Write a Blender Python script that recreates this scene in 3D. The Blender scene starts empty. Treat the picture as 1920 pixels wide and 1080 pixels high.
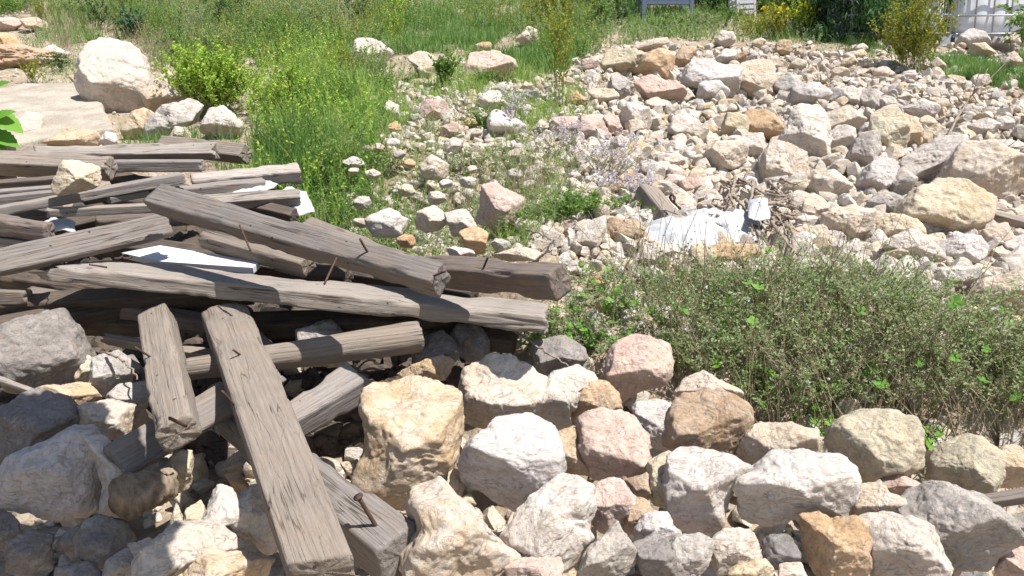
import bpy, math, random
import numpy as np
from mathutils import Vector, Matrix
random.seed(7)
rng = np.random.RandomState(11)
R = math.radians

# ------------------------------------------------------------------ camera
PITCH = R(9); SLOPE = R(17); HP = 1.30           # camera pitch, slope of the bank, height of the eye square to the bank
F = 1450.0                                        # focal length in pixels of the 1920 px wide photograph
CAM = np.array([0.0, 0.0, HP/math.cos(SLOPE)])
FW = np.array([0, math.cos(PITCH), -math.sin(PITCH)])
UP = np.array([0, math.sin(PITCH), math.cos(PITCH)])
RT = np.array([1.0, 0, 0])
PN = np.array([0, -math.sin(SLOPE), math.cos(SLOPE)])   # normal of the bank
scene = bpy.context.scene
cd = bpy.data.cameras.new('camera'); cam = bpy.data.objects.new('camera', cd)
scene.collection.objects.link(cam); scene.camera = cam
cd.sensor_width = 36; cd.lens = F/1920*36; cd.clip_start = 0.05; cd.clip_end = 2000
cam.location = CAM
cam.rotation_euler = (math.pi/2 - PITCH, 0, 0)

# ------------------------------------------------------------------ light
SUNV = 0.38*RT + 0.82*UP - 0.42*FW               # towards the sun: right, high, slightly behind the camera
SUNV = SUNV/np.linalg.norm(SUNV)
elev = math.asin(SUNV[2]); azim = math.atan2(SUNV[0], SUNV[1])
world = bpy.data.worlds.new("World"); scene.world = world
world.use_nodes = True
nt = world.node_tree
bg = nt.nodes['Background']; sky = nt.nodes.new('ShaderNodeTexSky')
sky.sky_type = 'NISHITA'; sky.sun_disc = False
sky.sun_elevation = elev; sky.sun_rotation = azim
nt.links.new(sky.outputs[0], bg.inputs[0]); bg.inputs[1].default_value = 0.078
ld = bpy.data.lights.new('sun', 'SUN'); ld.energy = 4.8; ld.angle = R(0.53); ld.color = (1, 0.965, 0.91)
lo = bpy.data.objects.new('sun', ld); scene.collection.objects.link(lo)
lo.rotation_euler = Vector(SUNV).to_track_quat('Z', 'Y').to_euler()
scene.view_settings.view_transform = 'Standard'; scene.view_settings.look = 'None'
scene.view_settings.exposure = 0.80; scene.view_settings.gamma = 1.0
scene.render.engine = 'CYCLES'

# ------------------------------------------------------------------ helpers
def ray(px, py):
    return FW + RT*((px-960)/F) - UP*((py-540)/F)

def pt(px, py, lift=0.0):
    """point of the bank (raised by lift metres) that the photo shows at px, py"""
    r = ray(px, py)
    return CAM + r*((-HP+lift)/float(r @ PN))

def depth(p):
    return float((np.asarray(p)-CAM) @ FW)

def project(p):
    d = np.asarray(p)-CAM; z = d @ FW
    return 960+F*(d @ RT)/z, 540-F*(d @ UP)/z

def _h(ix, iy, iz, seed):
    h = (ix*374761393 + iy*668265263 + iz*2147483647 + seed*974634777) & 0xffffffff
    h = ((h ^ (h >> 13))*1274126177) & 0xffffffff
    h = (h ^ (h >> 16)) & 0xffffffff
    h = ((h*2246822519) & 0xffffffff); h ^= (h >> 15)
    return (h & 0xffffff)/float(0xffffff)*2-1

def vnoise(p, seed=0):
    p = np.asarray(p, float); i = np.floor(p).astype(np.int64); f = p-i
    f = f*f*f*(f*(f*6-15)+10)
    out = np.zeros(len(p))
    for dx in (0, 1):
        wx = f[:, 0] if dx else 1-f[:, 0]
        for dy in (0, 1):
            wy = f[:, 1] if dy else 1-f[:, 1]
            for dz in (0, 1):
                wz = f[:, 2] if dz else 1-f[:, 2]
                out += wx*wy*wz*_h(i[:, 0]+dx, i[:, 1]+dy, i[:, 2]+dz, seed)
    return out

def fbm(p, octv=4, seed=0, gain=0.5):
    a = 1.0; s = 0.0; o = np.zeros(len(p))
    for k in range(octv):
        o += a*vnoise(p*(2.03**k), seed+k*17); s += a; a *= gain
    return o/s

def mesh_from(name, V, faces_flat, counts, smooth=True):
    m = bpy.data.meshes.new(name)
    V = np.asarray(V, dtype=np.float32)
    m.vertices.add(len(V)); m.vertices.foreach_set('co', V.ravel())
    ff = np.asarray(faces_flat, dtype=np.int32).ravel(); c = np.asarray(counts, dtype=np.int32)
    m.loops.add(len(ff)); m.loops.foreach_set('vertex_index', ff)
    m.polygons.add(len(c))
    st = np.concatenate([[0], np.cumsum(c)[:-1]]).astype(np.int32)
    m.polygons.foreach_set('loop_start', st)
    try: m.polygons.foreach_set('loop_total', c)
    except Exception: pass
    m.polygons.foreach_set('use_smooth', np.full(len(c), smooth, dtype=bool))
    m.update(calc_edges=True); m.validate()
    return m

def link(name, mesh, mat=None, parent=None, loc=None):
    o = bpy.data.objects.new(name, mesh); scene.collection.objects.link(o)
    if mat is not None and mesh is not None and not mesh.materials: mesh.materials.append(mat)
    if parent is not None: o.parent = parent
    if loc is not None: o.location = Vector(loc)
    return o

def tag(o, label=None, cat=None, group=None, kind=None):
    if label: o['label'] = label
    if cat: o['category'] = cat
    if group: o['group'] = group
    if kind: o['kind'] = kind
    return o

class MB:
    """collects pieces into one mesh"""
    def __init__(s): s.v = []; s.f = []; s.c = []; s.n = 0
    def add(s, V, faces):
        V = np.asarray(V, float); s.v.append(V)
        for f in faces: s.f.extend([i+s.n for i in f]); s.c.append(len(f))
        s.n += len(V)
    def addflat(s, V, flat, k):
        V = np.asarray(V, float); flat = np.asarray(flat).ravel()+s.n
        s.v.append(V); s.f.extend(flat.tolist()); s.c.extend([k]*(len(flat)//k)); s.n += len(V)
    def tube(s, P, r, sides=5, cap=True):
        P = np.asarray(P, float); n = len(P)
        rr = np.broadcast_to(np.asarray(r, float), (n,)) if np.ndim(r) else np.full(n, r)
        T = np.gradient(P, axis=0); T /= np.linalg.norm(T, axis=1)[:, None]+1e-12
        ref = np.array([0.3, 0.2, 0.93]); 
        if abs(T[0] @ ref) > 0.9: ref = np.array([1.0, 0, 0.1])
        A = np.cross(T, ref); A /= np.linalg.norm(A, axis=1)[:, None]+1e-12; B = np.cross(T, A)
        an = np.arange(sides)/sides*2*math.pi
        V = (P[:, None, :] + rr[:, None, None]*(A[:, None, :]*np.cos(an)[None, :, None]+B[:, None, :]*np.sin(an)[None, :, None])).reshape(-1, 3)
        fl = []
        for i in range(n-1):
            for j in range(sides):
                k = (j+1) % sides
                fl.append((i*sides+j, i*sides+k, (i+1)*sides+k, (i+1)*sides+j))
        if cap: fl.append(tuple(range(sides))[::-1]); fl.append(tuple((n-1)*sides+j for j in range(sides)))
        s.add(V, fl)
    def box(s, c, d, M=None, bev=0.0):
        c = np.asarray(c, float); d = np.asarray(d, float)/2
        V = np.array([[x, y, z] for x in (-1, 1) for y in (-1, 1) for z in (-1, 1)], float)*d
        if M is not None: V = V @ np.asarray(M).T
        s.add(V+c, [(0, 1, 3, 2), (4, 6, 7, 5), (0, 4, 5, 1), (2, 3, 7, 6), (0, 2, 6, 4), (1, 5, 7, 3)])
    def mesh(s, name, smooth=False):
        return mesh_from(name, np.concatenate(s.v), s.f, s.c, smooth)
    def build(s, name, mat, parent=None, smooth=False, loc=None):
        return link(name, s.mesh(name, smooth), mat, parent, loc)

# ------------------------------------------------------------------ materials
class NT:
    def __init__(s, name):
        s.m = bpy.data.materials.new(name); s.m.use_nodes = True
        s.t = s.m.node_tree; s.b = s.t.nodes['Principled BSDF']
    def n(s, typ, **kw):
        x = s.t.nodes.new(typ)
        for k, v in kw.items():
            if k.startswith('i_'):
                key = k[2:]; key = int(key) if key.isdigit() else key.replace('_', ' ')
                x.inputs[key].default_value = v
            else: setattr(x, k, v)
        return x
    def l(s, a, b): s.t.links.new(a, b)
    def ramp(s, fac, stops):
        r = s.n('ShaderNodeValToRGB'); e = r.color_ramp.elements
        while len(e) < len(stops): e.new(0.5)
        for k, (p, c) in enumerate(stops):
            e[k].position = p; e[k].color = (*c, 1) if len(c) == 3 else c
        s.l(fac, r.inputs[0]); return r.outputs[0]
    def noise(s, vec, scale, detail=4, rough=0.55, dist=0.0):
        x = s.n('ShaderNodeTexNoise'); x.inputs['Scale'].default_value = scale
        x.inputs['Detail'].default_value = detail; x.inputs['Roughness'].default_value = rough
        x.inputs['Distortion'].default_value = dist
        if vec is not None: s.l(vec, x.inputs['Vector'])
        return x.outputs[0]
    def mix(s, a, b, fac, mode='MIX'):
        x = s.n('ShaderNodeMix', data_type='RGBA', blend_type=mode)
        for sock, v in ((x.inputs[0], fac), (x.inputs[6], a), (x.inputs[7], b)):
            if isinstance(v, (int, float)): sock.default_value = v
            elif isinstance(v, tuple): sock.default_value = (*v, 1) if len(v) == 3 else v
            else: s.l(v, sock)
        return x.outputs[2]
    def math(s, op, a, b=0.0):
        x = s.n('ShaderNodeMath', operation=op)
        for sock, v in ((x.inputs[0], a), (x.inputs[1], b)):
            if isinstance(v, (int, float)): sock.default_value = v
            else: s.l(v, sock)
        return x.outputs[0]
    def bump(s, h, strength, dist, prev=None):
        x = s.n('ShaderNodeBump'); x.inputs['Strength'].default_value = strength; x.inputs['Distance'].default_value = dist
        s.l(h, x.inputs['Height'])
        if prev is not None: s.l(prev, x.inputs['Normal'])
        return x.outputs[0]

def rock_material(name, island):
    t = NT(name); tc = t.n('ShaderNodeTexCoord')
    if island:
        g = t.n('ShaderNodeNewGeometry'); rnd = g.outputs['Random Per Island']; vec = tc.outputs['Object']
        c1 = t.ramp(rnd, [(0, (.54, .47, .37)), (.18, (.58, .53, .46)), (.36, (.48, .41, .34)), (.52, (.60, .54, .49)), (.66, (.54, .43, .29)), (.8, (.46, .42, .37)), (1, (.62, .58, .54))])
        c2 = t.mix(c1, (.34, .24, .14), 0.35)
    else:
        oi = t.n('ShaderNodeObjectInfo'); c1 = oi.outputs['Color']
        a2 = t.n('ShaderNodeAttribute', attribute_type='OBJECT', attribute_name='tint_two'); c2 = a2.outputs['Color']
        add = t.n('ShaderNodeVectorMath', operation='ADD'); sc = t.n('ShaderNodeVectorMath', operation='SCALE')
        cmb = t.n('ShaderNodeCombineXYZ'); t.l(oi.outputs['Random'], cmb.inputs[0]); t.l(oi.outputs['Random'], cmb.inputs[1])
        t.l(cmb.outputs[0], sc.inputs[0]); sc.inputs['Scale'].default_value = 37.0
        t.l(tc.outputs['Object'], add.inputs[0]); t.l(sc.outputs[0], add.inputs[1]); vec = add.outputs[0]
    big = t.noise(vec, 7.0 if not island else 25.0, 5, 0.65, 0.5)
    f = t.ramp(big, [(.47, (0, 0, 0)), (.6, (1, 1, 1))])
    col = t.mix(c1, c2, f)
    # pale mineral bloom, rusty stains, dirt in the pits
    n2 = t.noise(vec, 22.0, 6, 0.7, 0.3)
    col = t.mix(col, (.58, .56, .535), t.math('MULTIPLY', t.ramp(n2, [(.50, (0, 0, 0)), (.68, (1, 1, 1))]), 0.28))
    n3 = t.noise(vec, 13.0, 5, 0.7, 1.2)
    col = t.mix(col, (.36, .20, .085), t.math('MULTIPLY', t.ramp(n3, [(.58, (0, 0, 0)), (.72, (1, 1, 1))]), 0.38))
    n4 = t.noise(vec, 120.0, 4, 0.75)
    col = t.mix(col, t.ramp(n4, [(.3, (.62, .59, .56)), (.5, (1, 1, 1)), (.75, (1.12, 1.12, 1.12))]), 0.5, 'MULTIPLY')
    # thin wandering cracks and bedding lines
    mp = t.n('ShaderNodeMapping'); mp.inputs['Scale'].default_value = (1, 1.2, 3.2); mp.inputs['Rotation'].default_value = (.5, .3, .2)
    t.l(vec, mp.inputs[0])
    w = t.noise(mp.outputs[0], 11.0, 7, 0.62, 1.6)
    cr = t.math('ABSOLUTE', t.math('SUBTRACT', w, 0.5))
    crk = t.ramp(cr, [(0, (0, 0, 0)), (.012, (.25, .25, .25)), (.03, (1, 1, 1))])
    col = t.mix(col, (.14, .10, .07), t.math('MULTIPLY', t.math('SUBTRACT', 1.0, crk), t.math('MULTIPLY', t.ramp(n2, [(.4, (0, 0, 0)), (.6, (1, 1, 1))]), 0.5)))
    t.l(col, t.b.inputs['Base Color'])
    t.b.inputs['Roughness'].default_value = 0.9; t.b.inputs['Specular IOR Level'].default_value = 0.25
    b = t.bump(w, 0.5, 0.02)
    b = t.bump(crk, 0.35, 0.006, b)
    b = t.bump(t.noise(vec, 45.0, 8, 0.72), 0.8, 0.010, b)
    b = t.bump(t.noise(vec, 260.0, 3, 0.6), 0.4, 0.002, b)
    t.l(b, t.b.inputs['Normal'])
    return t.m
M_ROCK = rock_material('limestone', False)
M_GRAVEL = rock_material('gravel_stone', True)

def wood_material(name, base, dark, light):
    t = NT(name); tc = t.n('ShaderNodeTexCoord'); oi = t.n('ShaderNodeObjectInfo')
    add = t.n('ShaderNodeVectorMath', operation='ADD'); cmb = t.n('ShaderNodeCombineXYZ')
    mm = t.math('MULTIPLY', oi.outputs['Random'], 19.0)
    t.l(mm, cmb.inputs[0]); t.l(tc.outputs['Object'], add.inputs[0]); t.l(cmb.outputs[0], add.inputs[1]); vec = add.outputs[0]
    mp = t.n('ShaderNodeMapping'); mp.inputs['Scale'].default_value = (0.055, 1, 1); t.l(vec, mp.inputs[0])
    g1 = t.noise(mp.outputs[0], 110.0, 6, 0.7, 0.6)          # grain
    g2 = t.noise(mp.outputs[0], 330.0, 4, 0.65, 0.3)
    mp2 = t.n('ShaderNodeMapping'); mp2.inputs['Scale'].default_value = (0.03, 1, 1); t.l(vec, mp2.inputs[0])
    # growth rings, seen as arcs on the sawn ends and as wavy lines on the faces
    wv = t.n('ShaderNodeTexWave', wave_type='RINGS', rings_direction='X'); wv.inputs['Scale'].default_value = 26.0
    wv.inputs['Distortion'].default_value = 6.0; wv.inputs['Detail'].default_value = 4; wv.inputs['Detail Scale'].default_value = 1.1
    mp3 = t.n('ShaderNodeMapping'); mp3.inputs['Scale'].default_value = (0.10, 1, 1); mp3.inputs['Location'].default_value = (0, .07, .05); t.l(tc.outputs['Object'], mp3.inputs[0]); t.l(mp3.outputs[0], wv.inputs['Vector'])
    col = t.mix(base, light, t.ramp(g1, [(.38, (0, 0, 0)), (.66, (1, 1, 1))]))
    col = t.mix(col, dark, t.math('MULTIPLY', t.ramp(g2, [(.5, (0, 0, 0)), (.68, (1, 1, 1))]), 0.42))
    col = t.mix(col, dark, t.math('MULTIPLY', t.ramp(wv.outputs[1], [(.45, (0, 0, 0)), (.9, (1, 1, 1))]), 0.22))
    # long drying cracks
    ck = t.noise(mp2.outputs[0], 34.0, 3, 0.5, 1.2)
    cka = t.math('ABSOLUTE', t.math('SUBTRACT', ck, 0.5))
    crk = t.ramp(cka, [(0, (0, 0, 0)), (.007, (.2, .2, .2)), (.018, (1, 1, 1))])
    gate = t.ramp(t.noise(vec, 5.0, 3, 0.5), [(.52, (0, 0, 0)), (.6, (1, 1, 1))])
    crf = t.math('MULTIPLY', t.math('SUBTRACT', 1.0, crk), gate)
    col = t.mix(col, (.035, .026, .02), t.math('MULTIPLY', crf, 0.9))
    # weather blotches and pin holes
    bl = t.noise(vec, 9.0, 5, 0.6)
    col = t.mix(col, (.27, .195, .135), t.math('MULTIPLY', t.ramp(bl, [(.48, (0, 0, 0)), (.7, (1, 1, 1))]), 0.3))
    vo = t.n('ShaderNodeTexVoronoi'); vo.inputs['Scale'].default_value = 17.0; t.l(vec, vo.inputs['Vector'])
    hole = t.ramp(vo.outputs['Distance'], [(.05, (1, 1, 1)), (.085, (0, 0, 0))])
    col = t.mix(col, (.03, .022, .018), t.math('MULTIPLY', hole, .85))
    col = t.mix(col, t.ramp(oi.outputs['Random'], [(0, (.78, .76, .74)), (.5, (1, .98, .95)), (1, (1.15, 1.13, 1.12))]), 1.0, 'MULTIPLY')
    col = t.mix(col, (.10, .085, .07), t.math('MULTIPLY', t.ramp(t.noise(vec, 2.2, 6, .7), [(.52, (0, 0, 0)), (.75, (1, 1, 1))]), .5))
    t.l(col, t.b.inputs['Base Color']); t.b.inputs['Roughness'].default_value = 0.85
    t.b.inputs['Specular IOR Level'].default_value = 0.2
    b = t.bump(g1, 0.6, 0.005); b = t.bump(g2, 0.6, 0.002, b); b = t.bump(crk, 0.5, 0.006, b)
    b = t.bump(wv.outputs[1], 0.25, 0.002, b)
    t.l(b, t.b.inputs['Normal'])
    return t.m
M_WOOD = {
 'g': wood_material('grey_wood', (.205, .188, .18), (.13, .113, .104), (.265, .24, .225)),
 't': wood_material('tan_wood', (.24, .206, .18), (.15, .122, .10), (.295, .255, .22)),
 'p': wood_material('pale_wood', (.30, .268, .243), (.19, .165, .147), (.385, .35, .32)),
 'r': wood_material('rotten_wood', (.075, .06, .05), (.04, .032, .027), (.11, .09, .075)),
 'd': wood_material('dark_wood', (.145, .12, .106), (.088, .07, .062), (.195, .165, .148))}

def simple(name, col, rough=0.7, var=0.25, scale=20.0, trans=0.0, metal=0.0, bumpd=0.0, spec=0.3):
    t = NT(name); tc = t.n('ShaderNodeTexCoord')
    n = t.noise(tc.outputs['Object'], scale, 5, 0.65)
    c = t.mix(tuple(x*(1-var) for x in col), tuple(min(1, x*(1+var)) for x in col), t.ramp(n, [(.3, (0, 0, 0)), (.7, (1, 1, 1))]))
    t.l(c, t.b.inputs['Base Color']); t.b.inputs['Roughness'].default_value = rough
    t.b.inputs['Metallic'].default_value = metal; t.b.inputs['Specular IOR Level'].default_value = spec
    if bumpd: t.l(t.bump(n, 0.6, bumpd), t.b.inputs['Normal'])
    return t.m

def leaf_material(name, cols, trans=0.35):
    """each leaf its own shade of the plant's green; thin leaves let some light through"""
    t = NT(name); g = t.n('ShaderNodeNewGeometry')
    n = len(cols)
    c = t.ramp(g.outputs['Random Per Island'], [(i/(n-1), cols[i]) for i in range(n)])
    t.l(c, t.b.inputs['Base Color']); t.b.inputs['Roughness'].default_value = 0.6; t.b.inputs['Specular IOR Level'].default_value = 0.25
    tr = t.n('ShaderNodeBsdfTranslucent'); t.l(c, tr.inputs[0])
    mx = t.n('ShaderNodeMixShader'); mx.inputs[0].default_value = trans
    t.l(t.b.outputs[0], mx.inputs[1]); t.l(tr.outputs[0], mx.inputs[2])
    t.l(mx.outputs[0], t.t.nodes['Material Output'].inputs[0])
    return t.m
M_LEAF = {
 'olive': leaf_material('olive_leaf', [(.22, .34, .12), (.36, .46, .21), (.28, .40, .15), (.50, .54, .32), (.34, .37, .20)], .5),
 'green': leaf_material('green_leaf', [(.12, .24, .05), (.20, .34, .08), (.16, .29, .06), (.30, .38, .12)], .45),
 'grass': leaf_material('grass_blade', [(.23, .39, .07), (.34, .50, .12), (.28, .44, .09), (.45, .50, .19), (.22, .34, .08)], .5),
 'dkgrass': leaf_material('dark_grass_blade', [(.12, .24, .06), (.18, .32, .08), (.15, .28, .07), (.26, .34, .11)], .45),
 'lime': leaf_material('lime_leaf', [(.28, .45, .05), (.40, .56, .08), (.33, .50, .06), (.48, .58, .13), (.20, .34, .06)]),
 'yellow': leaf_material('yellow_green_leaf', [(.26, .29, .035), (.36, .36, .05), (.20, .26, .03), (.40, .36, .07)]),
 'dark': leaf_material('dark_leaf', [(.03, .085, .025), (.05, .12, .035), (.04, .10, .03), (.07, .15, .045)]),
 'blue': leaf_material('blue_green_leaf', [(.06, .16, .08), (.09, .22, .10), (.12, .25, .13)]),
 'dry': leaf_material('dry_stalk', [(.30, .24, .14), (.22, .17, .10), (.36, .30, .19), (.26, .22, .15)], 0.15),
 'mauve': leaf_material('mauve_petal', [(.62, .55, .63), (.70, .66, .70), (.55, .48, .58)]),
 'white': leaf_material('white_petal', [(.72, .70, .78), (.66, .64, .76)]),
 'mallow': leaf_material('mallow_leaf', [(.11, .26, .035), (.17, .34, .05), (.13, .29, .04)]),
 'purple': leaf_material('purple_stalk', [(.20, .12, .11), (.26, .16, .13)], .15),
 'ypetal': leaf_material('yellow_petal', [(.75, .62, .03), (.70, .66, .06)]),
}
M_STEM = simple('green_stem', (.12, .14, .05), .7, .3, 30)
M_DSTEM = simple('brown_stem', (.24, .20, .13), .8, .35, 30)
M_RUST = simple('rusted_iron', (.075, .045, .034), .85, .5, 160, bumpd=.001)
M_WHITE = simple('white_fabric', (.42, .425, .445), .75, .06, 30, bumpd=.002)
M_SHEET = simple('white_plastic', (.58, .585, .61), .45, .04, 12)
M_PLAS = simple('translucent_plastic', (.70, .71, .76), .4, .05, 8)
M_GALV = simple('galvanised_steel', (.42, .44, .47), .5, .15, 60, metal=.55)
M_BLUE = simple('blue_grey_paint', (.10, .13, .20), .55, .12, 30)
M_TWIG = simple('dry_twig', (.25, .20, .16), .9, .35, 60, bumpd=.001)
M_BARK = simple('grey_bark', (.22, .17, .12), .95, .5, 30, bumpd=.012)

# ------------------------------------------------------------------ the bank
def smooth(x, a, b):
    t = np.clip((x-a)/(b-a), 0, 1); return t*t*(3-2*t)

PIV = pt(1840, 84)                               # where the tanks stand
def ground_h(x, y):
    x = np.asarray(x, float); y = np.asarray(y, float); sh = x.shape
    xf = x.ravel(); yf = y.ravel()
    base = np.where(yf < 15, yf, 15+(yf-15)*0.05*np.exp(-(yf-15)/60))*math.tan(SLOPE)
    base = np.where(yf < -1.5, -1.5*math.tan(SLOPE), base)
    P = np.stack([xf, yf, np.zeros_like(xf)], 1)
    near = 1-smooth(yf, 2.15, 2.6)
    z = base + 0.05*fbm(P*1.3, 4, 3) + 0.018*fbm(P*9, 3, 9) - 0.30*near - 0.02
    pit = smooth(xf, -9, -5)*(1-smooth(xf, -.35, .15))*smooth(yf, 2.0, 2.5)*(1-smooth(yf, 4.3, 4.9))
    z = z-.26*pit*(1-near*.6)
    terr = smooth(xf, PIV[0]-1.1, PIV[0]-.6)*smooth(yf, PIV[1]-.35, PIV[1]-.1)*(1-smooth(yf, 11.3, 12.5))
    z = z*(1-terr) + (PIV[2]-0.04)*terr
    return z.reshape(sh)

def build_ground():
    xs = np.concatenate([-np.geomspace(150, 6.3, 14), np.linspace(-6, 9, 300), np.geomspace(9.3, 150, 14)])
    ys = np.concatenate([-np.geomspace(150, 1.2, 12), np.linspace(-1, 16, 330), np.geomspace(16.4, 200, 14)])
    X, Y = np.meshgrid(xs, ys); Z = ground_h(X, Y)
    V = np.stack([X.ravel(), Y.ravel(), Z.ravel()], 1)
    nx, ny = len(xs), len(ys)
    I = (np.arange(ny-1)[:, None]*nx+np.arange(nx-1)[None, :]).ravel()
    F4 = np.stack([I, I+1, I+nx+1, I+nx], 1)
    t = NT('stony_soil'); tc = t.n('ShaderNodeTexCoord'); v = tc.outputs['Object']
    n1 = t.noise(v, 1.6, 6, .6, .4); n2 = t.noise(v, 30.0, 6, .7); n3 = t.noise(v, 6.0, 4, .6)
    c = t.mix((.30, .235, .17), (.40, .33, .25), t.ramp(n1, [(.4, (0, 0, 0)), (.6, (1, 1, 1))]))
    c = t.mix(c, (.17, .125, .085), t.math('MULTIPLY', t.ramp(n2, [(.45, (0, 0, 0)), (.62, (1, 1, 1))]), .6))
    c = t.mix(c, (.46, .42, .36), t.math('MULTIPLY', t.ramp(n3, [(.52, (0, 0, 0)), (.62, (1, 1, 1))]), .5))
    vo = t.n('ShaderNodeTexVoronoi'); vo.inputs['Scale'].default_value = 45; t.l(v, vo.inputs['Vector'])
    c = t.mix(c, t.ramp(vo.outputs['Color'], [(0, (.6, .56, .5)), (1, (1.15, 1.1, 1.05))]), .5, 'MULTIPLY')
    t.l(c, t.b.inputs['Base Color']); t.b.inputs['Roughness'].default_value = .95
    b = t.bump(vo.outputs['Distance'], .6, -.012); b = t.bump(n2, .8, .02, b); t.l(b, t.b.inputs['Normal'])
    o = link('ground', mesh_from('ground', V, F4, np.full(len(F4), 4)), t.m)
    tag(o, kind='structure')
build_ground()

# ------------------------------------------------------------------ icospheres
def ico(level):
    t = (1+5**.5)/2
    v = [(-1, t, 0), (1, t, 0), (-1, -t, 0), (1, -t, 0), (0, -1, t), (0, 1, t), (0, -1, -t), (0, 1, -t), (t, 0, -1), (t, 0, 1), (-t, 0, -1), (-t, 0, 1)]
    v = [np.array(a)/np.linalg.norm(a) for a in v]
    f = [(0, 11, 5), (0, 5, 1), (0, 1, 7), (0, 7, 10), (0, 10, 11), (1, 5, 9), (5, 11, 4), (11, 10, 2), (10, 7, 6), (7, 1, 8), (3, 9, 4), (3, 4, 2), (3, 2, 6), (3, 6, 8), (3, 8, 9), (4, 9, 5), (2, 4, 11), (6, 2, 10), (8, 6, 7), (9, 8, 1)]
    for _ in range(level):
        cache = {}; nf = []
        def mid(a, b):
            k = (min(a, b), max(a, b))
            if k not in cache:
                m = v[a]+v[b]; v.append(m/np.linalg.norm(m)); cache[k] = len(v)-1
            return cache[k]
        for a, b, c in f:
            x, y, z = mid(a, b), mid(b, c), mid(c, a)
            nf += [(a, x, z), (b, y, x), (c, z, y), (x, y, z)]
        f = nf
    return np.array(v), np.array(f, dtype=np.int32)
ICO = {k: ico(k) for k in (1, 2, 3, 4, 5)}

COL = {'W': ((.57, .525, .48), (.52, .45, .385)), 'L': ((.56, .52, .50), (.48, .43, .40)), 'C': ((.56, .49, .415), (.52, .415, .31)),
       'T': ((.52, .42, .305), (.49, .36, .22)), 'O': ((.50, .36, .225), (.44, .285, .155)), 'P': ((.53, .42, .365), (.46, .335, .285)),
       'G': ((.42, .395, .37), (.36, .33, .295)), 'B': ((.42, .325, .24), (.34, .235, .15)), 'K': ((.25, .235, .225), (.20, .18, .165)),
       'V': ((.49, .435, .325), (.42, .375, .28)), 'Y': ((.57, .49, .37), (.52, .42, .285)), 'M': ((.56, .48, .39), (.52, .385, .25))}
ROCK_LIST = []           # (object, px, py, w, h, colour, landmark name)

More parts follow.
